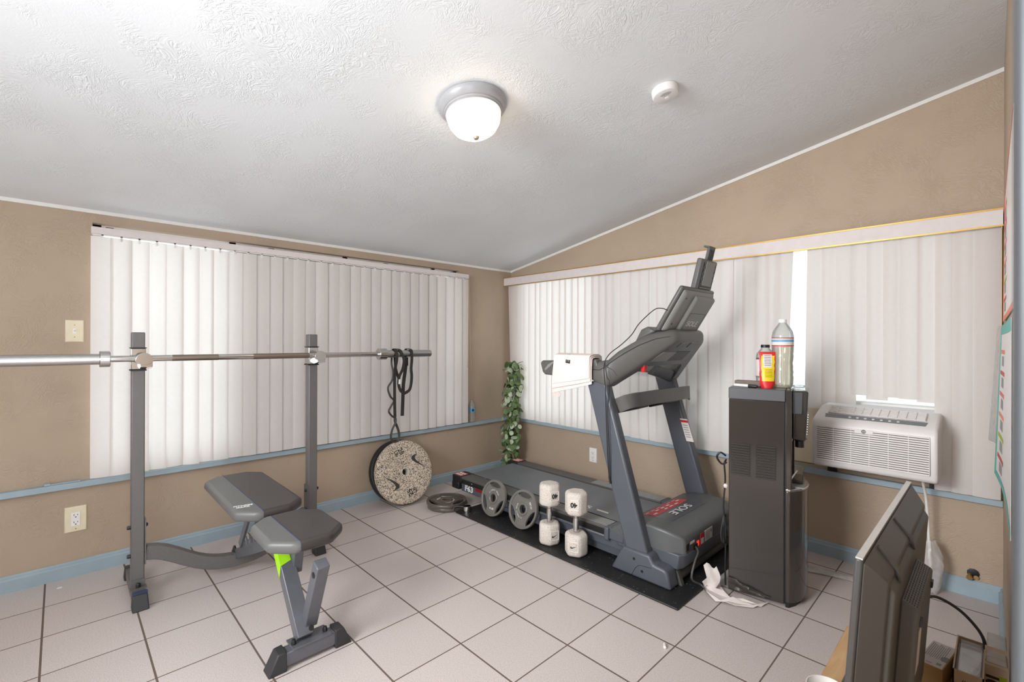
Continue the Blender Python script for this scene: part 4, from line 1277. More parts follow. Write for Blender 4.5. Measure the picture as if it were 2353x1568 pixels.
# accessory shelf between the uprights
b = MB(); b.bar([(-1.452, 2.112, 0.817), (-1.41, 2.122, 0.836), (-1.36, 2.142, 0.860), (-1.338, 2.17, 0.869), (-1.333, 2.24, 0.870), (-1.333, 2.45, 0.870), (-1.333, 2.70, 0.868), (-1.336, 2.80, 0.866), (-1.352, 2.832, 0.85)], 0.012, 0.078, [(1, -1.2, 0)] * 3 + [(1, -0.4, 0)] + [(1, 0, 0)] * 3 + [(1, 0.4, 0), (1, 1, 0)])
sf = b.build('shelf_front', 'console', tm, bevel=0.003)
b = MB(); b.hexa([(-1.50, 2.12, 0.78), (-1.35, 2.16, 0.832), (-1.345, 2.74, 0.832), (-1.50, 2.78, 0.78)], [(-1.50, 2.12, 0.792), (-1.35, 2.16, 0.844), (-1.345, 2.74, 0.844), (-1.50, 2.78, 0.792)]); b.build('shelf_floor', 'black', tm)
for y0, y1 in ((2.20, 2.36), (2.52, 2.72)):
    b = MB(); b.hexa([(-1.45, y0, 0.786), (-1.36, y0 - 0.01, 0.815), (-1.36, y1 + 0.01, 0.815), (-1.45, y1, 0.786)], [(-1.45, y0, 0.80), (-1.36, y0 - 0.01, 0.832), (-1.36, y1 + 0.01, 0.832), (-1.45, y1, 0.80)]); b.build('cup_well', 'black', tm, bevel=0.006)
# stop clip
b = MB(); b.box((-1.315, 2.205, 1.018), (-1.295, 2.222, 1.062)); b.prism([(2.224, 1.022), (2.238, 1.028), (2.246, 1.052), (2.230, 1.058)], 'x', -1.315, -1.295); sc2 = b.build('safety_clip', 'red', tm, bevel=0.003)
b = MB(); b.tube([(-1.305, 2.215, 1.06), (-1.300, 2.217, 1.075), (-1.29, 2.22, 1.085)], 0.002, 6); b.build('clip_cord', 'black', sc2)
b = MB(); b.box((-1.345, 2.835, 0.58), (-1.253, 2.8385, 0.70)); 
o = None
b = MB(); b.prism([(-1.382, 0.70), (-1.335, 0.70), (-1.292, 0.565), (-1.339, 0.565)], 'y', 2.7805, 2.7815); wl2 = b.build('upright_label', 'paper', tm, flat=True)
b = MB(); b.prism([(-1.380, 0.692), (-1.333, 0.692), (-1.328, 0.678), (-1.375, 0.678)], 'y', 2.7798, 2.7806); b.build('label_band', 'red', wl2, flat=True)
b = MB()
for k in range(6):
    z = 0.664 - 0.014 * k
    xo = (0.70 - z) * 0.317
    b.prism([(-1.376 + xo, z), (-1.344 + xo, z), (-1.342 + xo, z - 0.005), (-1.374 + xo, z - 0.005)], 'y', 2.7798, 2.7806)
b.build('label_print', 'gray_ink', wl2, flat=True)

# towel over the near handrail
t = thing('towel', 'folded white hand towel with black letters hung over the treadmill handrail', 'towel', (-1.64, 2.085, 1.07))
def towel_layer(x0, x1, zl, zr, out, back, wob, name='cloth'):
    rows = []
    prof = []
    n = 9
    for i in range(22):
        f = i / 21
        prof.append(f)
    for f in prof:
        r = []
        for j in range(n):
            s = j / (n - 1)
            x = x0 + (x1 - x0) * s
            zb = zl + (zr - zl) * s
            top = 1.083 + out * 0.7
            L1 = top - zb
            if f < 0.55:                       # near side, bottom to top
                g = f / 0.55
                z = zb + L1 * g
                y = 2.048 - out - 0.006 * math.sin(g * 3 + s * 5) * (1 - g) * wob - 0.010 * (1 - g) * wob
                xx = x - (0.012 if s < 0.5 else 0.0) * (1 - g) * (1 - s)
            elif f < 0.72:
                g = (f - 0.55) / 0.17
                a = PI * (1 - g)
                y = 2.085 + (0.037 + out) * math.cos(a)
                z = top + (0.010 + out * 0.3) * math.sin(a)
                xx = x
            else:
                g = (f - 0.72) / 0.28
                z = top - (top - back) * g
                y = 2.122 + out
                xx = x
            r.append((xx, y, z))
        rows.append(r)
    b = MB(); b.sheet(rows, 0.006)
    return b.build(name, 'towel', t, bevel=0.002, sharp=60)
towel_layer(-1.775, -1.512, 0.882, 0.950, 0.002, 0.99, 1.0, 'inner_fold')
towel_layer(-1.772, -1.515, 0.908, 0.965, 0.010, 1.0, 1.0, 'middle_fold')
ol = towel_layer(-1.768, -1.518, 0.935, 0.982, 0.018, 1.0, 0.6, 'outer_fold')
text('lettering', 'E', 'black_ink', ol, frame((-1.662, 2.0245, 1.067), (0.1, 0, 1), (-1, 0, 0.1)), 0.04, bold=0.002)
text('lettering', 'V', 'black_ink', ol, frame((-1.656, 2.052, 1.1068), (0.1, 1, 0), (-1, 0.1, 0)), 0.04, bold=0.002)
b = MB()
for k in range(16):
    x = -1.782 + 0.004 * k
    b.tube([(x, 2.035, 0.886), (x - 0.004 + 0.003 * random.random(), 2.033, 0.868 - 0.006 * random.random())], 0.0016, 5)
b.build('fringe', 'towel', t)

t = MB(); t.tube([(-1.172, 2.226, 1.340), (-1.205, 2.222, 1.352), (-1.245, 2.215, 1.345), (-1.30, 2.165, 1.275), (-1.315, 2.115, 1.215), (-1.358, 2.085, 1.163), (-1.405, 2.045, 1.112), (-1.428, 2.034, 1.05), (-1.422, 2.04, 0.92), (-1.421, 2.045, 0.78), (-1.413, 2.046, 0.60), (-1.405, 2.05, 0.46), (-1.400, 2.052, 0.452)], 0.0024, 7, smooth=5)
t.tube([(-1.422, 2.034, 1.07), (-1.412, 2.034, 1.0), (-1.395, 2.036, 0.96), (-1.408, 2.04, 0.80), (-1.40, 2.045, 0.62), (-1.398, 2.05, 0.47)], 0.0022, 7, smooth=5)
t.tube([(-1.405, 2.05, 0.475), (-1.398, 2.053, 0.44)], 0.0055, 8)
tag(t.build('charging_cable', 'black'), 'thin black cable hanging from the treadmill screen along the near upright', 'cable')
b = MB(); b.box((-1.49, 2.25, 0.80), (-1.43, 2.30, 0.868)); b = MB()
b.lathe([(0.0, 0), (0.03, 0.004), (0.026, 0.03), (0.012, 0.042), (0, 0.044)], 9, Matrix.Translation((-1.415, 2.22, 0.85))); tag(b.build('crumpled_wipe', 'foam', flat=True), 'crumpled grey wipe lying on the treadmill shelf', 'cloth')

#@@DISPENSER
# ================================================================== WATER DISPENSER AND WHAT STANDS ON IT
DR = math.radians(13)
DM = Matrix.Translation((-0.883, 2.264, 0)) @ Matrix.Rotation(DR, 4, 'Z')
ds = thing('water_dispenser', 'tall glossy black bottom-loading water dispenser beside the treadmill', 'water dispenser', mat=DM)
ds.matrix_world = DM
W_ = 0.30
b = MB(); b.box((0, 0, 0.012), (0.228, W_, 0.912)); b.build('cabinet', 'black_gloss', ds, True, bevel=0.004)
b = MB(); b.box((-0.001, -0.003, 0.912), (0.231, W_ + 0.003, 0.966)); b.build('top_cover', 'band', ds, True, bevel=0.004)
for x0, x1, z0, z1 in ((0.011, 0.091, 0.556, 0.707), (0.115, 0.195, 0.553, 0.709)):
    vg = MB(); vg.box((x0, -0.0006, z0), (x1, 0.001, z1)); g = vg.build('vent', 'black_gloss', ds, True)
    n = 13
    b = MB()
    for k in range(n):
        z = z0 + (z1 - z0) * (k + 0.5) / n
        b.hexa([(x0, 0, z - 0.0035), (x1, 0, z - 0.0035), (x1, 0, z + 0.004), (x0, 0, z + 0.004)], [(x0 + 0.003, -0.009, z + 0.0006), (x1 - 0.001, -0.009, z + 0.0006), (x1 - 0.001, -0.007, z + 0.0036), (x0 + 0.003, -0.007, z + 0.0036)])
    b.build('louvres', 'nose_gloss', g, True, flat=True)
b = MB(); b.box((0.2285, 0.006, 0.012), (0.2325, W_ - 0.006, 0.966)); b.build('front_gap', 'black', ds, True)
# front moulding: column, head, niche and rounded lower door
b = MB(); b.box((0.2325, 0.0, 0.525), (0.256, 0.022, 0.966)); b.box((0.2325, W_ - 0.022, 0.525), (0.256, W_, 0.966)); b.box((0.2325, 0.022, 0.73), (0.256, W_ - 0.022, 0.966)); b.build('front_column', 'nose_gloss', ds, True, bevel=0.004)
b = MB(); b.box((0.2325, 0.022, 0.525), (0.238, W_ - 0.022, 0.73)); b.build('niche_back', 'nose_gloss', ds, True)
def dplan(r0, bul, n=9, y0=0.0, y1=W_):
    return [(0.2325, y0)] + [(r0 + bul * math.sin(PI * k / (n - 1)) ** 0.7, y0 + (y1 - y0) * k / (n - 1)) for k in range(n)] + [(0.2325, y1)]
b = MB(); b.prism(dplan(0.250, 0.066), 'z', 0.02, 0.515); b.build('lower_door', 'nose_gloss', ds, True, bevel=0.004, sharp=30)
b = MB(); b.prism(dplan(0.246, 0.05), 'z', 0.0, 0.022); b.build('base_foot', 'black', ds, True)
b = MB(); b.prism(dplan(0.252, 0.068), 'z', 0.515, 0.525); b.build('tray_rim', 'chrome', ds, True, bevel=0.002)
b = MB(); b.box((0.244, 0.04, 0.525), (0.300, W_ - 0.04, 0.531)); b.build('drip_grid', 'panel', ds, True)
b = MB(); b.box((0.244, 0.10, 0.531), (0.296, W_ - 0.03, 0.575)); dc = b.build('cup_guard', 'nose_gloss', ds, True, bevel=0.003)
b = MB(); b.bar([(0.244, 0.012, 0.53), (0.248, 0.014, 0.56), (0.275, 0.06, 0.60)], 0.006, 0.004, (1, 0, 0)); b.build('guard_arm', 'chrome', ds, True)
b = MB(); b.hexa([(0.256, 0.035, 0.742), (0.308, 0.06, 0.735), (0.308, W_ - 0.06, 0.735), (0.256, W_ - 0.035, 0.742)], [(0.256, 0.025, 0.962), (0.318, 0.045, 0.962), (0.318, W_ - 0.045, 0.962), (0.256, W_ - 0.025, 0.962)]); hdD = b.build('dispenser_head', 'nose_gloss', ds, True, bevel=0.01, seg=3)
b = MB(); b.hexa([(0.258, 0.0265, 0.86), (0.292, 0.0365, 0.86), (0.295, 0.0345, 0.955), (0.258, 0.0245, 0.955)], [(0.258, 0.0255, 0.86), (0.292, 0.0355, 0.86), (0.295, 0.0335, 0.955), (0.258, 0.0235, 0.955)]); b.build('grey_inlay', 'band', hdD, True)
b = MB(); b.lathe([(0.018, 0.70), (0.018, 0.728), (0.03, 0.74)], 14, Matrix.Translation((0.282, 0.10, 0))); b.build('spout', 'black', ds, True)
b = MB()
for k in range(9):
    b.box((0.3095 + 0.0005 * k, 0.10, 0.76 + 0.011 * k), (0.3125 + 0.0005 * k, 0.19, 0.764 + 0.011 * k))
b.build('head_vents', 'chrome', hdD, True)
b = MB(); b.lathe([(0.014, 0), (0.014, 0.03)], 16, Matrix.Translation((0.02, -0.002, 0.035)) @ Matrix.Rotation(-PI / 2, 4, 'X')); b.build('caster', 'black', ds, True)
# cord at the back, coiled and tied
b = MB(); b.tube([(-0.012, 0.01, 0.62), (-0.018, -0.004, 0.60), (-0.016, 0.01, 0.52), (-0.022, 0.0, 0.40), (-0.012, 0.0, 0.30), (-0.014, 0.0, 0.12), (-0.012, -0.002, 0.03)], 0.004, 8, smooth=5)
for k in range(4):
    cx = -0.022 + 0.003 * k
    b.tube([(cx, 0.02 - 0.004 * k, 0.36), (cx - 0.008, -0.012 + 0.003 * k, 0.28), (cx - 0.002, -0.018, 0.235), (cx + 0.002, 0.012, 0.235), (cx, 0.03, 0.28)], 0.0035, 7, smooth=5, closed=False)
b.tube([(-0.012, 0.0, 0.64), (-0.035, -0.008, 0.655), (-0.05, -0.008, 0.63), (-0.03, 0, 0.60), (-0.008, 0, 0.61)], 0.0045, 8, smooth=5)
b.build('cord', 'black', ds, True)
b = MB(); b.lathe([(0.008, 0), (0.011, 0.008), (0.006, 0.018)], 8, Matrix.Translation((-0.012, 0.0, 0.49))); b.build('cord_tie', 'foam', ds, True)
b = MB()
gr = []
for i in range(7):
    r = []
    for j in range(5):
        r.append((0.0 + 0.175 * i / 6, -0.0035 - 0.004 * math.sin(i * 1.7 + j * 2.1) - 0.003, 0.022 + (0.055 - 0.05 * (i / 6)) * j / 4 + 0.003 * math.sin(i * 2.3)))
    gr.append(r)
b.sheet(gr, 0.0012); b.build('protective_film', 'black_gloss', ds, True)

def bottle(root, prof, mat, name='bottle_body', n=28):
    inner = [(max(r - 0.0012, 0.0005), z) for r, z in reversed(prof)]
    b = MB(); b.lathe(prof, n, None, 0, True, False); return b.build(name, mat, root, True)
ZD = 0.9665
def dpos(u, v, z=ZD):
    return (DM @ Vector((u, v, 0))).to_2d().to_3d() + Vector((0, 0, z))
t = thing('water_bottle', 'large clear plastic bottle with a white and red label on the dispenser', 'bottle', mat=Matrix.Translation(dpos(0.213, 0.120)))
pr_ = [(0.034, 0.0), (0.040, 0.004), (0.043, 0.02), (0.0445, 0.05), (0.042, 0.062), (0.0445, 0.074), (0.042, 0.085), (0.043, 0.10), (0.0405, 0.115), (0.043, 0.13), (0.0445, 0.15), (0.0425, 0.158), (0.0445, 0.166), (0.045, 0.19), (0.045, 0.24), (0.041, 0.262), (0.030, 0.282), (0.018, 0.298), (0.0145, 0.304), (0.0145, 0.308)]
bottle(t, pr_, 'bottle')
b = MB(); b.lathe([(0.0455, 0.194), (0.0455, 0.234)], 32, None, 0, False, False); lb = b.build('label', 'paper', t, True)
b = MB(); b.lathe([(max(r - 0.0022, 0.001), z + 0.002) for r, z in pr_ if z <= 0.19] + [(0.0005, 0.192)], 28, None, 0, True, False); b.build('water_fill', 'tinted_water', t, True)  # water; its yellow stands for the bag seen refracted through it
for z0, z1, m in ((0.1935, 0.199, 'red_ink'), (0.230, 0.2345, 'red_ink'), (0.214, 0.224, 'lbl_blue')):
    b = MB(); b.lathe([(0.0458, z0), (0.0458, z1)], 32, None, 0, False, False); b.build('label_stripe', m, lb, True)
b = MB(); b.lathe([(0.0165, 0.304), (0.0165, 0.318), (0.014, 0.320), (0.0005, 0.320)], 20); b.build('cap', 'plate_white', t, True)
t = thing('oil_jar', 'clear round bottle with a black cap and white label behind the snack bag', 'bottle', mat=Matrix.Translation(dpos(0.135, 0.200)))
bottle(t, [(0.036, 0.0), (0.0405, 0.004), (0.0405, 0.145), (0.038, 0.158), (0.022, 0.178), (0.018, 0.184), (0.018, 0.19)], 'bottle')
b = MB(); b.lathe([(0.041, 0.045), (0.041, 0.135)], 32, None, 0, False, False); lb = b.build('label', 'paper', t, True)
for z0, z1, m in ((0.128, 0.135, 'band'), (0.038, 0.047, 'panel')):
    b = MB(); b.lathe([(0.0414, z0), (0.0414, z1)], 32, None, 0, False, False); b.build('label_stripe', m, lb, True)
b = MB(); b.lathe([(0.020, 0.186), (0.020, 0.198), (0.018, 0.2), (0.0005, 0.2)], 22); b.build('cap', 'black', t, True)
t = thing('snack_bag', 'red and yellow foil snack bag standing on the dispenser', 'bag', mat=Matrix.Translation(dpos(0.155, 0.058)) @ Matrix.Rotation(DR + math.radians(16), 4, 'Z'))
def bagpt(s, z, side):
    hw = 0.031 - 0.006 * (z / 0.17 < 0.1) + 0.004 * (z / 0.17)
    th_ = 0.018 * (1 - z / 0.17) + 0.0015
    return ((2 * s - 1) * hw + 0.0015 * math.sin(9 * z * 20 + s * 5), -side * th_ * math.sin(PI * min(1, max(0, s))) ** 0.6 + 0.0, z)
def bag_mesh(z0, z1, mat, name, parent, off=0.0, s0=0.0, s1=1.0):
    b = MB()
    for side in (1, -1):
        if off and side == -1:
            continue
        rows = []
        for i in range(9):
            z = z0 + (z1 - z0) * i / 8
            r = []
            for j in range(9):
                p = bagpt(s0 + (s1 - s0) * j / 8, z, side)
                r.append((p[0], p[1] - off * side, p[2]))
            rows.append(r)
        b.sheet(rows)
    return b.build(name, mat, parent, True, sharp=70)
bag_mesh(0, 0.168, 'bag_red', 'foil', t)
yl = bag_mesh(0.032, 0.150, 'yellow', 'yellow_field', t, 0.0012, 0.12, 0.93)
bag_mesh(0.096, 0.156, 'paper', 'facts_panel', t, 0.0019, 0.22, 0.76)
b = MB()
for k in range(7):
    p = bagpt(0.5, 0.104 + 0.0075 * k, 1); b.box((-0.014, p[1] - 0.0026, p[2]), (0.013, p[1] - 0.0021, p[2] + 0.0018))
for k in range(6):
    p = bagpt(0.5, 0.052 + 0.0065 * k, 1); b.box((-0.012, p[1] - 0.0019, p[2]), (0.018, p[1] - 0.0013, p[2] + 0.0011))
b.build('bag_print', 'black_ink', t, True, flat=True)
b = MB(); b.box((-0.058, -0.022, 0), (0.058, 0.022, 0.027)); o = b.build('felt_block', 'slate_block', None, True, bevel=0.003); o.matrix_world = Matrix.Translation(dpos(0.072, 0.105)) @ Matrix.Rotation(DR - math.radians(8), 4, 'Z'); tag(o, 'grey rectangular felt block lying on the dispenser behind the marker', 'block')
t = thing('marker_pen', 'white marker pen with a black cap lying on the dispenser edge', 'pen', mat=Matrix.Translation(dpos(0.064, 0.042) + Vector((0, 0, 0.0072))) @ Matrix.Rotation(DR - math.radians(18), 4, 'Z') @ Matrix.Rotation(PI / 2, 4, 'Y'))
b = MB(); b.lathe([(0.005, -0.052), (0.007, -0.048), (0.007, 0.018)], 16); b.build('barrel', 'plate_white', t, True)
b = MB(); b.lathe([(0.0075, 0.016), (0.0075, 0.05), (0.005, 0.056)], 16); b.build('cap', 'black', t, True)
b = MB(); b.lathe([(0.020, 0), (0.024, 0.003), (0.024, 0.012), (0.019, 0.013), (0.0005, 0.009)], 26); o = b.build('glass_lid', 'clear', None, True); o.location = dpos(0.278, 0.150); tag(o, 'small clear round lid on the dispenser corner', 'lid')

# packing sheet caught under the dispenser, plastic strip behind it
t = MB()
pts = [(-0.995, 2.29, 0.05), (-0.965, 2.235, 0.02), (-0.93, 2.20, 0.03), (-0.89, 2.185, 0.012), (-0.85, 2.195, 0.03), (-0.80, 2.215, 0.012), (-0.755, 2.255, 0.014)]
rows = []
for i, (x, y, z) in enumerate(pts):
    rows.append([(x + 0.012 * j + 0.008 * math.sin(i * 2.2 + j), y - 0.055 + 0.02 * j + 0.008 * math.sin(i + 2 * j), max(0.004, z * (0.3 + 0.5 * math.sin(j * 1.9 + i) ** 2))) for j in range(5)])
t.sheet(rows, 0.002); o = t.build('packing_sheet', 'foam', None, flat=True); tag(o, 'crumpled white packing sheet on the floor against the dispenser base', 'packing')
t = MB(); t.sheet([[(-0.972 + 0.05 * i / 5 + 0.014 * math.sin(PI * j / 6), 2.198 + 0.032 * i / 5 + 0.006 * math.sin(i + j), 0.012 + 0.105 * j / 6 + 0.012 * math.sin(i * 1.3)) for i in range(6)] for j in range(7)], 0.0015); o = t.build('foam_flap', 'foam', None, sharp=80); tag(o, 'white sheet flap standing up at the rear corner of the dispenser', 'packing')
t = MB(); rows = []
for i in range(10):
    f = i / 9
    x, y = -0.72 + 0.30 * f, 2.77 + 0.09 * f
    rows.append([(x + 0.02 * s, y - 0.035 + 0.07 * s, 0.004 + 0.012 * math.sin(PI * s) + 0.003 * math.sin(5 * f + s)) for s in (0, .25, .5, .75, 1)])
t.sheet(rows, 0.001); o = t.build('plastic_strip', 'film'); tag(o, 'milky plastic strip lying on the tiles behind the dispenser', 'plastic strip')

#@@RIGHT
# ================================================================== AIR CONDITIONER
AX0, AX1 = -0.662, -0.184
ac = thing('air_conditioner', 'white window air conditioner with a slatted front grille', 'air conditioner', (-0.42, 2.95, 0.56))
AP = [(2.768, 0.556), (2.760, 0.575), (2.756, 0.755), (2.762, 0.779), (2.780, 0.796), (2.93, 0.844), (3.20, 0.850), (3.20, 0.548), (2.80, 0.548)]
b = MB(); b.prism(AP, 'x', AX0, AX1); bd = b.build('body', 'ac', ac, bevel=0.012, seg=3, sharp=40)
b = MB(); b.box((AX0 + 0.022, 2.7545, 0.592), (AX1 - 0.028, 2.757, 0.757)); gr_ = b.build('front_grille', 'ac_slot', ac)
b = MB()
NS = 16
for k in range(NS + 1):
    z = 0.592 + 0.165 * k / NS
    b.box((AX0 + 0.022, 2.751, z - 0.0034), (AX1 - 0.028, 2.756, z + 0.0034))
for k in range(7):
    x = AX0 + 0.022 + (AX1 - AX0 - 0.05) * k / 6
    b.box((x - 0.0012, 2.7505, 0.592), (x + 0.0012, 2.756, 0.757))
b.box((AX0 + 0.18, 2.7503, 0.742), (AX0 + 0.25, 2.756, 0.762))
b.build('grille_slats', 'ac', gr_, flat=True)
b = MB(); b.lathe([(0.009, 0), (0.009, 0.001)], 24, Matrix.Translation((AX0 + 0.215, 2.7503, 0.753)) @ Matrix.Rotation(PI / 2, 4, 'X')); bdg = b.build('badge', 'band', ac)
text('lettering', 'GE', 'white_ink', bdg, frame((AX0 + 0.215, 2.7490, 0.753), (1, 0, 0), (0, 0, 1)), 0.011, shear=0.2)
sl = math.atan2(0.048, 0.15)
def top(x, d, lift=0.0):      # point on the sloping top, d metres back from the front crease
    return (x, 2.780 + d * math.cos(sl) - lift * math.sin(sl), 0.796 + d * math.sin(sl) + lift * math.cos(sl))
def top_patch(x0, x1, d0, d1, l0, l1, mat, name, parent, ins=0.0):
    b = MB(); b.hexa([top(x0, d0, l0), top(x1, d0, l0), top(x1 - ins, d1, l0), top(x0 + ins, d1, l0)], [top(x0, d0, l1), top(x1, d0, l1), top(x1 - ins, d1, l1), top(x0 + ins, d1, l1)]); return b.build(name, mat, parent, flat=True)
pn = top_patch(AX0 + 0.05, AX1 - 0.045, 0.016, 0.055, 0, 0.0015, 'ac_panel', 'control_panel', ac, -0.006)
for k in range(7):
    b = MB(); b.lathe([(0.006, 0), (0.006, 0.002), (0.004, 0.003)], 14, frame(top(AX0 + 0.15 + 0.031 * k, 0.032, 0.0015), (1, 0, 0), Vector(top(0, 1)) - Vector(top(0, 0)))); b.build('button', 'ac', pn)
vt = top_patch(AX0 + 0.055, AX1 - 0.05, 0.062, 0.145, 0.0, 0.0008, 'ac_slot', 'top_vent', ac)
b = MB()
for k in range(6):
    d = 0.064 + 0.0155 * k
    b.hexa([top(AX0 + 0.052, d, 0.0008), top(AX1 - 0.047, d, 0.0008), top(AX1 - 0.047, d + 0.008, 0.0008), top(AX0 + 0.052, d + 0.008, 0.0008)], [top(AX0 + 0.052, d, 0.006), top(AX1 - 0.047, d, 0.006), top(AX1 - 0.047, d + 0.006, 0.008), top(AX0 + 0.052, d + 0.006, 0.008)])
for k in range(12):
    x = AX0 + 0.055 + (AX1 - AX0 - 0.105) * k / 11
    b.hexa([top(x - 0.0012, 0.062), top(x + 0.0012, 0.062), top(x + 0.0012, 0.148), top(x - 0.0012, 0.148)], [top(x - 0.0012, 0.062, 0.009), top(x + 0.0012, 0.062, 0.009), top(x + 0.0012, 0.148, 0.009), top(x - 0.0012, 0.148, 0.009)])
b.build('vent_grid', 'ac', vt, flat=True)
b = MB(); b.box((-0.845, 3.055, 0.495), (AX0, 3.075, 0.812)); b.build('side_filler', 'cream', ac)
for x in (AX0 + 0.03, AX1 - 0.03):
    b = MB(); b.box((x - 0.02, 3.03, 0.4735), (x + 0.02, 3.085, 0.548)); b.build('support_foot', 'black', ac)
b = MB(); b.tube([(-0.243, 2.85, 0.552), (-0.243, 2.88, 0.52), (-0.238, 2.93, 0.45), (-0.232, 2.95, 0.33), (-0.228, 2.95, 0.22), (-0.222, 2.945, 0.11), (-0.222, 2.94, 0.03)], 0.0055, 10, smooth=5); b.build('power_cable', 'plate_white', ac)
t = MB()
rows = []
for i in range(9):
    f = i / 8
    z = 0.245 - 0.24 * f
    cx, cy = -0.232 + 0.012 * f, 2.945
    rr = 0.018 + 0.034 * math.sin(PI * min(1, f * 0.9 + 0.1)) * (0.8 + 0.3 * f)
    rows.append([(cx + rr * math.cos(a) * (1 + 0.18 * math.sin(3 * a + i)), cy + rr * 0.7 * math.sin(a) * (1 + 0.18 * math.cos(2 * a + i)), z + 0.006 * math.sin(4 * a)) for a in [2 * PI * k / 16 for k in range(17)]])
t.sheet(rows); o = t.build('plastic_bag', 'film'); tag(o, 'clear plastic bag around the end of the white air conditioner cable', 'bag')

# ================================================================== GARLAND, SILL BOTTLE
t = thing('ivy_garland', 'green and white artificial ivy garland hanging in the room corner', 'garland', (-2.98, 2.86, 0.1))
path = [(-2.965, 2.865, 0.965), (-2.975, 2.865, 0.80), (-2.985, 2.86, 0.60), (-2.985, 2.86, 0.40), (-2.995, 2.85, 0.22), (-3.0, 2.845, 0.06)]
sp_ = spline([Vector(p) for p in path], 10)
b = MB(); b.tube(sp_, 0.006, 6); b.tube([(p[0] + 0.02, p[1] - 0.02, p[2]) for p in sp_], 0.004, 6); b.build('stem', 'stem', t)
b.__init__
def leaf(bm, c, nrm, up, L, mi):
    z = nrm.normalized(); y = (up - z * up.dot(z)).normalized(); x = y.cross(z)
    out = [(0, -0.5, 0.0), (0.34, -0.38, -0.04), (0.48, -0.05, -0.10), (0.36, 0.28, -0.08), (0.12, 0.5, -0.02), (-0.12, 0.5, -0.02), (-0.36, 0.28, -0.08), (-0.48, -0.05, -0.10), (-0.34, -0.38, -0.04)]
    cv = bm.verts.new(c + z * L * 0.06)
    ov = [bm.verts.new(c + x * a * L + y * bb_ * L + z * d * L) for a, bb_, d in out]
    for k in range(9):
        bm.faces.new((cv, ov[k], ov[(k + 1) % 9])).material_index = mi
for nm, mt, cnt, rad, Ls in (('leaves', 'leaf', 230, 0.074, 0.054), ('pale_leaves', 'leaf_light', 105, 0.086, 0.052)):
    b = MB()
    for k in range(cnt):
        p = sp_[random.randrange(len(sp_))] + Vector((0, 0, random.uniform(-0.015, 0.015)))
        a = random.uniform(0, 2 * PI)
        r = rad * random.uniform(0.25, 1.1)
        dirv = Vector((math.cos(a), math.sin(a), random.uniform(-0.4, 0.6)))
        c = p + Vector((math.cos(a) * r, math.sin(a) * r, 0))
        leaf(b.bm, c, dirv + Vector((random.uniform(-.9, .9), random.uniform(-.9, .9), random.uniform(-0.2, 0.8))), Vector((random.uniform(-.6, .6), random.uniform(-.6, .6), -1)), Ls * random.uniform(0.75, 1.2), 0)
    b.build(nm, mt, t, sharp=180)
b = MB(); b.tube([(-2.955, 2.88, 0.975), (-2.965, 2.94, 0.99), (-2.97, 3.0, 1.0)], 0.002, 6); b.build('hanging_wire', 'stem', t)

t = thing('water_bottle', 'small empty clear bottle with a blue label on the left window sill', 'bottle', mat=Matrix.Translation((-3.188, 2.569, 0.4735)))
bottle(t, [(0.024, 0.0), (0.029, 0.004), (0.030, 0.015), (0.0285, 0.02), (0.030, 0.027), (0.0285, 0.034), (0.030, 0.042), (0.0285, 0.05), (0.030, 0.058), (0.0285, 0.068), (0.031, 0.085), (0.031, 0.128), (0.026, 0.148), (0.014, 0.178), (0.0115, 0.184), (0.0115, 0.192)], 'bottle')
b = MB(); b.lathe([(0.0316, 0.088), (0.0316, 0.124)], 28, None, 0, False, False); lb = b.build('label', 'lbl_blue', t, True)
b = MB(); b.lathe([(0.012, 0), (0.012, 0.001)], 20, Matrix.Translation((0.0305, -0.012, 0.107)) @ Matrix.Rotation(PI / 2, 4, 'Y') , 0); b.build('label_mark', 'piping', lb, True)

# ================================================================== WALL FITTINGS
def wall_plate(name, label, cat, fr, w_, h_, mat, kind):
    """cover plate on a wall; fr: x along the wall, y up, z out of the wall."""
    r = thing(name, label, cat, mat=fr)
    b = MB(); b.hexa([(-w_ / 2, -h_ / 2, 0.0002), (w_ / 2, -h_ / 2, 0.0002), (w_ / 2, h_ / 2, 0.0002), (-w_ / 2, h_ / 2, 0.0002)], [(-w_ / 2 + 0.004, -h_ / 2 + 0.004, 0.006), (w_ / 2 - 0.004, -h_ / 2 + 0.004, 0.006), (w_ / 2 - 0.004, h_ / 2 - 0.004, 0.006), (-w_ / 2 + 0.004, h_ / 2 - 0.004, 0.006)]); b.build('cover_plate', mat, r, True, bevel=0.0015)
    if kind == 'outlet':
        b = MB(); b.box((-0.0165, -0.034, 0.006), (0.0165, 0.034, 0.0085)); rc = b.build('receptacle', 'plate_white', r, True, bevel=0.001)
        b = MB()
        for z in (-0.018, 0.018):
            b.box((-0.008, z, 0.0085), (-0.0055, z + 0.008, 0.0089)); b.box((0.0055, z + 0.001, 0.0085), (0.008, z + 0.007, 0.0089)); b.box((-0.0025, z - 0.009, 0.0085), (0.0025, z - 0.0045, 0.0089))
        b.build('slots', 'black', rc, True, flat=True)
        b = MB(); b.lathe([(0.003, 0.006), (0.003, 0.0072)], 12, Matrix.Translation((0, -h_ / 2 + 0.016, 0))); b.build('screw', 'brass', r, True)
    else:
        b = MB(); b.box((-0.006, -0.012, 0.006), (0.006, 0.012, 0.007)); b.hexa([(-0.004, -0.004, 0.007), (0.004, -0.004, 0.007), (0.004, 0.006, 0.007), (-0.004, 0.006, 0.007)], [(-0.003, 0.004, 0.016), (0.003, 0.004, 0.016), (0.003, 0.008, 0.015), (-0.003, 0.008, 0.015)]); b.build('toggle', 'plate_white', r, True)
        for y in (-0.03, 0.03):
            b = MB(); b.lathe([(0.0025, 0.006), (0.0025, 0.0072)], 10, Matrix.Translation((0, y, 0))); b.build('screw', 'brass', r, True)
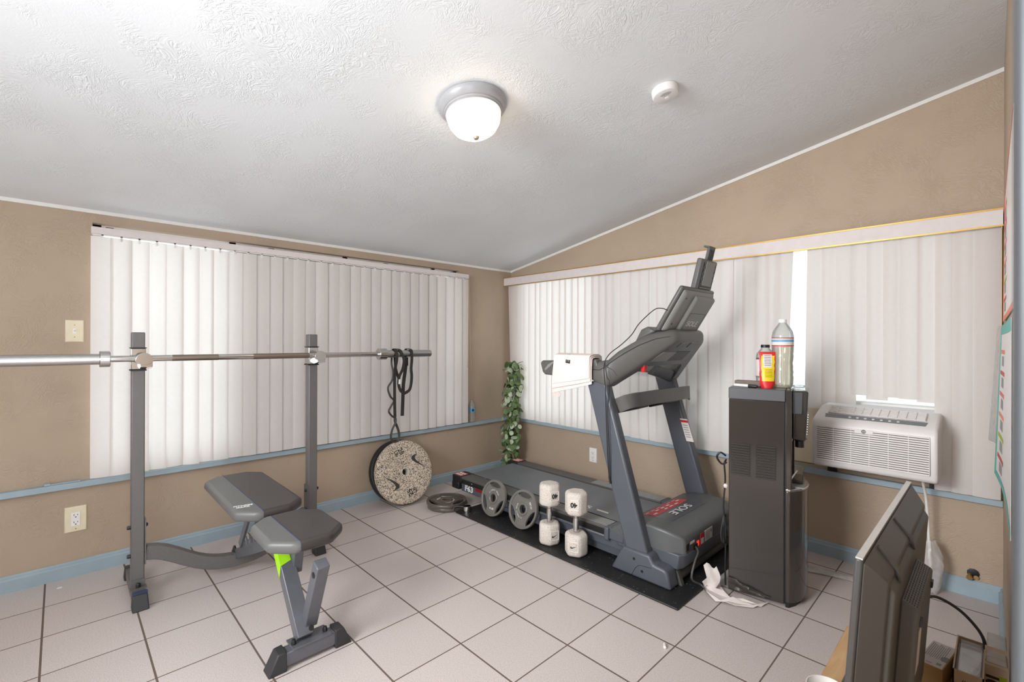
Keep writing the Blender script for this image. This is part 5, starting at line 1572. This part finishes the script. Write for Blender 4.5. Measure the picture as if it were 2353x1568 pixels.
wall_plate('light_switch', 'ivory light switch on the tan wall left of the blind', 'switch', frame((XL, 0.0345, 1.225), (0, 1, 0), (0, 0, 1)), 0.07, 0.112, 'ivory', 'switch')
wall_plate('outlet', 'oversized ivory outlet plate low on the wall under the light switch', 'outlet', frame((XL, 0.041, 0.284), (0, 1, 0), (0, 0, 1)), 0.084, 0.128, 'ivory', 'outlet')
wall_plate('outlet', 'white outlet on the wall behind the treadmill belt', 'outlet', frame((-2.243, YR, 0.271), (1, 0, 0), (0, 0, 1)), 0.074, 0.116, 'plate_white', 'outlet')
t = thing('pipe_stub', 'small brass fitting in a ragged hole low on the right wall', 'pipe fitting', (-0.09, YR, 0.103))
b = MB(); b.lathe([(0.020, 0), (0.022, 0.002), (0.014, 0.004)], 9, Matrix.Translation((-0.082, YR - 0.0004, 0.108)) @ Matrix.Rotation(PI / 2, 4, 'X')); b.build('ragged_hole', 'black', t)
b = MB(); b.lathe([(0.007, 0), (0.007, 0.018), (0.011, 0.020), (0.011, 0.03)], 10, Matrix.Translation((-0.094, YR - 0.002, 0.100)) @ Matrix.Rotation(PI / 2 + 0.3, 4, 'X')); b.lathe([(0.006, 0), (0.009, 0.012)], 10, Matrix.Translation((-0.072, YR - 0.004, 0.096)) @ Matrix.Rotation(PI / 2, 4, 'X')); b.build('fitting', 'brass', t)
b = MB(); b.box((-3.1875, -0.066, 0.4735), (-3.1735, 0.058, 0.480)); b.box((-3.189, -0.072, 0.4735), (-3.172, -0.05, 0.485)); o = b.build('blind_bracket', 'blue', None, bevel=0.002); tag(o, 'narrow painted metal strip lying on the left window sill', 'bracket')

# ceiling lamp and smoke alarm, square to the sloping ceiling
CN = Vector((0.1762, 0, -0.9844))
def ceil_frame(x, y):
    return frame((x, y, zc(x)), (0.9844, 0, 0.1762), (0, -1, 0))
t = thing('ceiling_light', 'flush round ceiling light with a glowing frosted glass bowl', 'lamp', mat=ceil_frame(-1.487, 1.196))
b = MB(); b.lathe([(0.132, 0.0005), (0.139, 0.004), (0.139, 0.012), (0.134, 0.024), (0.122, 0.036), (0.119, 0.037), (0.118, 0.043), (0.114, 0.044), (0.113, 0.050), (0.106, 0.051), (0.100, 0.045)], 56, None, 0, True, False); b.build('canopy', 'lamp_ring', t, True)
b = MB(); b.lathe([(0.107, 0.050), (0.109, 0.060), (0.103, 0.086), (0.088, 0.110), (0.062, 0.128), (0.03, 0.137), (0.0005, 0.139)], 48, None, 0, False, False); b.build('glass_bowl', 'lamp_glass', t, True, sharp=80)
b = MB(); b.lathe([(0.006, 0.136), (0.012, 0.141), (0.013, 0.147), (0.009, 0.154), (0.0005, 0.156)], 20); b.build('finial', 'knob', t, True)
t = thing('smoke_alarm', 'small round white smoke alarm on the sloping ceiling', 'smoke alarm', mat=ceil_frame(-0.972, 1.812))
b = MB(); b.lathe([(0.052, 0.0005), (0.054, 0.003), (0.054, 0.026), (0.050, 0.033), (0.044, 0.035), (0.0005, 0.036)], 40); sa = b.build('housing', 'alarm', t, True)
b = MB()
for r in (0.012, 0.018, 0.024, 0.030):
    b.tube([(r * math.cos(a) + 0.004, r * math.sin(a), 0.0362) for a in [0.4 + 1.8 * k / 9 for k in range(10)]], 0.0008, 5)
b.build('sounder_slots', 'gray_ink', sa, True)
b = MB(); b.lathe([(0.010, 0.035), (0.010, 0.0375), (0.0005, 0.038)], 18, Matrix.Translation((0.0, -0.012, 0))); b.build('test_button', 'pvc', t, True)

# ================================================================== RIGHT FOREGROUND
TZ = 0.20
t = thing('low_table', 'low pale wooden table under the television', 'table', (-0.18, 1.3, 0))
b = MB(); b.box((-0.362, 0.75, TZ - 0.02), (0.0, 1.955, TZ)); b.build('table_top', 'wood', t, bevel=0.002)
for x in (-0.335, -0.03):
    for y in (0.80, 1.92):
        b = MB(); b.box((x - 0.018, y - 0.018, 0.0), (x + 0.018, y + 0.018, TZ - 0.02)); b.build('leg', 'wood', t)
# television seen from behind; screen faces the rack
TX = -0.230
tv = thing('television', 'flat television seen from behind and from its edge on the low table', 'television', (-0.15, 1.52, TZ))
Y0, Y1, ZT0, ZT1 = 1.148, 1.895, 0.275, 0.742
b = MB(); b.box((TX - 0.006, Y0, ZT0), (TX + 0.008, Y1, ZT1)); fr_ = b.build('bezel', 'tv_bezel', tv, bevel=0.004)
b = MB(); b.box((TX - 0.0068, Y0 + 0.02, ZT0 + 0.025), (TX - 0.006, Y1 - 0.02, ZT1 - 0.02)); b.build('screen', 'screen', tv)
b = MB(); b.box((TX - 0.005, Y0 + 0.002, ZT1 - 0.001), (TX + 0.007, Y1 - 0.002, ZT1 + 0.002)); b.build('protective_tape', 'silver_tape', tv)
b = MB(); b.hexa([(TX + 0.008, Y0 + 0.004, ZT0 + 0.004), (TX + 0.008, Y1 - 0.004, ZT0 + 0.004), (TX + 0.008, Y1 - 0.004, ZT1 - 0.004), (TX + 0.008, Y0 + 0.004, ZT1 - 0.004)],
                 [(TX + 0.046, Y0 + 0.050, ZT0 + 0.04), (TX + 0.046, Y1 - 0.050, ZT0 + 0.04), (TX + 0.046, Y1 - 0.050, ZT1 - 0.046), (TX + 0.046, Y0 + 0.050, ZT1 - 0.046)]); bc = b.build('back_cover', 'tv', tv, bevel=0.004)
b = MB(); b.hexa([(TX + 0.044, Y0 + 0.056, ZT0 + 0.05), (TX + 0.044, Y1 - 0.056, ZT0 + 0.05), (TX + 0.044, Y1 - 0.056, ZT1 - 0.056), (TX + 0.044, Y0 + 0.056, ZT1 - 0.056)],
                 [(TX + 0.057, Y0 + 0.064, ZT0 + 0.06), (TX + 0.057, Y1 - 0.064, ZT0 + 0.06), (TX + 0.057, Y1 - 0.064, ZT1 - 0.072), (TX + 0.057, Y0 + 0.064, ZT1 - 0.072)]); b.build('back_step', 'tv', tv, bevel=0.004)
for y in (Y0 + 0.13, Y0 + 0.36):
    b = MB(); b.bar([(TX + 0.014, y, ZT1 - 0.008), (TX + 0.048, y, ZT1 - 0.044), (TX + 0.056, y, ZT1 - 0.07)], 0.012, 0.006, (0, 1, 0)); b.build('rib', 'tv', bc)
BY0, BY1, BZ = Y0 + 0.15, Y0 + 0.43, 0.628
b = MB(); b.hexa([(TX + 0.055, BY0, ZT0 + 0.06), (TX + 0.055, BY1, ZT0 + 0.06), (TX + 0.055, BY1, BZ), (TX + 0.055, BY0, BZ)],
                 [(TX + 0.089, BY0 + 0.003, ZT0 + 0.065), (TX + 0.089, BY1 - 0.003, ZT0 + 0.065), (TX + 0.089, BY1 - 0.003, BZ - 0.014), (TX + 0.089, BY0 + 0.003, BZ - 0.014)]); el = b.build('electronics_bulge', 'tv', tv, bevel=0.005)
b = MB()
for i in range(20):
    for j in range(6):
        y = BY0 + 0.012 + 0.0130 * i
        x = TX + 0.0605 + 0.0042 * j
        z = BZ - 0.014 * (x - TX - 0.055) / 0.034
        b.box((x, y, z - 0.001), (x + 0.0026, y + 0.0075, z + 0.0003))
b.build('vent_holes', 'black', el, flat=True)
for y in (BY0 + 0.01, BY1 - 0.04):
    b = MB(); b.box((TX + 0.088, y, BZ - 0.05), (TX + 0.093, y + 0.02, BZ - 0.035)); b.build('clip', 'black', el)
b = MB(); b.box((TX + 0.088, BY0 + 0.015, 0.47), (TX + 0.0895, BY0 + 0.07, 0.565)); b.build('port_panel', 'bowl', el)
lean_tv = Matrix.Rotation(0.065, 4, 'Y')       # the panel leans back a little on its stand
for part in list(tv.children):
    for q in [part] + list(part.children):
        q.data.transform(lean_tv)
b = MB(); b.prism([(TX + 0.01, TZ + 0.012), (TX + 0.08, TZ + 0.012), (TX + 0.06, ZT0 + 0.1), (TX + 0.03, ZT0 + 0.1)], 'y', 1.44, 1.62); b.box((TX - 0.08, 1.30, TZ + 0.0005), (TX + 0.10, 1.76, TZ + 0.014)); b.build('stand', 'tv', tv, bevel=0.003)
b = MB(); b.tube([(-0.172, 1.72, 0.43), (-0.15, 1.80, 0.437), (-0.126, 1.86, 0.428), (-0.083, 1.885, 0.402), (-0.049, 1.90, 0.364), (-0.030, 1.91, 0.326), (-0.026, 1.915, 0.284)], 0.0042, 8, smooth=6); b.build('power_cord', 'rail', tv)
b = MB(); b.lathe([(0.026, 0), (0.032, 0.003), (0.047, 0.04), (0.050, 0.048), (0.048, 0.048), (0.044, 0.04), (0.03, 0.006), (0.0005, 0.005)], 36); o = b.build('bowl', 'bowl', None, True); o.location = (-0.318, 1.485, TZ + 0.0005); tag(o, 'white bowl near the edge of the low wooden table', 'bowl')
b = MB(); b.lathe([(0.03, 0), (0.034, 0.002), (0.036, 0.05), (0.035, 0.05), (0.033, 0.003), (0.0005, 0.003)], 28); o = b.build('plastic_cup', 'film', None, True); o.location = (-0.275, 1.78, TZ + 0.0005); tag(o, 'clear plastic cup half hidden by the television', 'cup')

# cartons behind the television
def carton(root, w2, d2, h2, mat, open_top=False):
    if not open_top:
        b = MB(); b.box((-w2, -d2, 0.0005), (w2, d2, h2)); return b.build('carton', mat, root, True, bevel=0.0015)
    b = MB(); e = 0.003
    b.box((-w2, -d2, 0.0005), (w2, d2, e)); b.box((-w2, -d2, 0), (-w2 + e, d2, h2)); b.box((w2 - e, -d2, 0), (w2, d2, h2)); b.box((-w2, -d2, 0), (w2, -d2 + e, h2)); b.box((-w2, d2 - e, 0), (w2, d2, h2))
    return b.build('carton', mat, root, True)
t = thing('cardboard_box', 'brown cardboard box with a printed white top label behind the television', 'box', mat=Matrix.Translation((-0.124, 1.858, TZ)) @ Matrix.Rotation(math.radians(-9), 4, 'Z'))
cb = carton(t, 0.028, 0.078, 0.06, 'card')
b = MB(); b.box((-0.027, -0.076, 0.0602), (0.026, 0.074, 0.0615)); lp = b.build('top_label', 'paper', t, True)
b = MB()
for k in range(10):
    b.box((-0.023 + 0.0042 * k, -0.03 + 0.002 * (k % 3), 0.0615), (-0.0214 + 0.0042 * k, 0.066 - 0.004 * (k % 4), 0.0619))
b.box((0.010, -0.062, 0.0615), (0.020, -0.050, 0.0619)); b.box((-0.012, -0.066, 0.0615), (0.002, -0.062, 0.0619))
b.build('label_print', 'gray_ink', lp, True, flat=True)
b = MB(); b.prism([(0.014, -0.03), (0.026, -0.03), (0.026, 0.0), (0.016, 0.0), (0.010, -0.014)], 'z', 0.0615, 0.062); b.build('dark_mark', 'band', lp, True, flat=True)
t = thing('product_carton', 'pale carton with a clear window on top, open blister inside', 'box', mat=Matrix.Translation((-0.0562, 1.842, TZ)))
carton(t, 0.030, 0.105, 0.098, 'carton', True)
b = MB(); b.box((-0.024, -0.096, 0.082), (0.026, 0.098, 0.094)); bl_ = b.build('blister', 'clear', t, True, bevel=0.004)
b = MB(); b.box((-0.026, -0.10, 0.004), (0.0265, 0.10, 0.078)); b.build('insert', 'paper', t, True)
b = MB(); b.prism([(-0.018, 0.0), (0.02, -0.03), (0.024, 0.02), (-0.016, 0.045)], 'z', 0.078, 0.0795); b.build('insert_print', 'ac_panel', t, True, flat=True)
b = MB(); b.box((-0.018, -0.085, 0.078), (0.006, -0.045, 0.0795)); b.build('green_print', 'lime_print', t, True)
text('lettering', 'III', 'brown_print', t, frame((-0.006, -0.1055, 0.07), (1, 0, 0), (0, 0, 1)), 0.016, True)
t = thing('toy_carton', 'pink beige carton with big brown 10 print and a clear lid', 'box', mat=Matrix.Translation((0.0015, 1.905, TZ)) @ Matrix.Rotation(math.radians(0), 4, 'Z'))
b = MB(); b.hexa([(-0.028, -0.09, 0.0005), (0.0165, -0.09, 0.0005), (0.0165, 0.07, 0.0005), (-0.028, 0.07, 0.0005)], [(-0.028, -0.09, 0.105), (0.0165, -0.09, 0.105), (0.0165, -0.03, 0.128), (-0.028, -0.03, 0.128)]); b.build('carton', 'carton', t, True)
b = MB(); b.hexa([(-0.027, -0.086, 0.108), (0.016, -0.086, 0.108), (0.016, 0.07, 0.06), (-0.027, 0.07, 0.06)], [(-0.025, -0.075, 0.122), (0.014, -0.075, 0.122), (0.014, 0.062, 0.128), (-0.025, 0.062, 0.128)]); ld = b.build('clear_lid', 'film', t, True, bevel=0.003)
text('lettering', '10', 'brown_print', t, frame((-0.014, -0.0905, 0.066), (0, 0, -1), (1, 0, 0)), 0.032, True, bold=0.002)
text('lettering', 'BEN', 'lime_print', t, frame((0.006, -0.0905, 0.066), (0, 0, -1), (1, 0, 0)), 0.018, True, bold=0.0014)

# posters on the right wall, curling away from it
def wx(y):
    return 0.0335 + (0.0135 - 0.0335) * (y - 0.33) / 2.72
def poster(name, label, ya, yb, z0, z1, curl_top, curl_bot, border):
    r = thing(name, label, 'poster', (wx(2.3), 2.3, (z0 + z1) / 2))
    def P(s, q, lift):
        y = ya + (yb - ya) * s
        z = z1 + (z0 - z1) * q
        c = curl_top + (curl_bot - curl_top) * q
        return (wx(y) - 0.002 - c * s ** 3 - lift, y, z)
    b = MB(); b.sheet([[P(s / 10, q / 8, 0) for s in range(11)] for q in range(9)], 0.0008); pp = b.build('sheet', 'poster', r)
    def strip(nm, s0, s1, q0, q1, mat, lift=0.0012):
        b = MB(); b.sheet([[P(s0 + (s1 - s0) * i / 4, q0 + (q1 - q0) * j / 4, lift) for i in range(5)] for j in range(5)], 0.0006); b.build(nm, mat, pp)
    strip('border', 0.955, 1.0, 0, 1, border); strip('border', 0.0, 0.955, 0.965, 1.0, border); strip('border', 0.0, 0.955, 0.0, 0.06 if border == 'teal' else 0.02, border)
    for k, m in enumerate(('orange', 'red_ink', 'pink_print', 'orange', 'lime_print', 'red_ink')):
        strip('heading', 0.66, 0.92, 0.16 + 0.135 * k, 0.185 + 0.135 * k, m)
        strip('figure_print', 0.72, 0.84, 0.20 + 0.135 * k, 0.26 + 0.135 * k, 'gray_ink')
    return r
poster('poster', 'upper paper poster with an orange border on the right wall', 1.6, 2.60, 1.26, 1.74, 0.0, 0.004, 'orange')
poster('poster', 'lower paper exercise poster with a teal border curling off the right wall', 1.75, 2.62, 0.672, 1.245, 0.008, 0.026, 'teal')
b = MB(); b.sheet([[(0.004 - 0.012 * q - 0.024 * s * (0.4 + 0.6 * q), 2.80 + 0.08 * s, 1.25 - 0.49 * q) for s in (0, .33, .66, 1)] for q in [k / 8 for k in range(9)]], 0.0008); o = b.build('plastic_sleeve', 'film'); tag(o, 'clear plastic sleeve hanging in front of the last blind slat', 'plastic sleeve')

# little things on the floor
b = MB(); b.lathe([(0.0045, -0.012), (0.0055, -0.010), (0.0055, 0.012), (0.0045, 0.013)], 14, Matrix.Rotation(PI / 2, 4, 'X')); o = b.build('plastic_plug', 'plate_white', None, True); o.location = (-0.892, 1.676, 0.0058); o.rotation_euler = (0, 0, 0.5); tag(o, 'tiny white plastic plug lying on the tiles in front of the treadmill', 'plug')
b = MB(); b.lathe([(0.008, 0.0004), (0.011, 0.001), (0.008, 0.0025), (0.0005, 0.003)], 7); o = b.build('paint_chip', 'plate_white', None, True); o.location = (-3.088, -0.016, 0); tag(o, 'white paint chip on the floor by the left baseboard', 'chip')
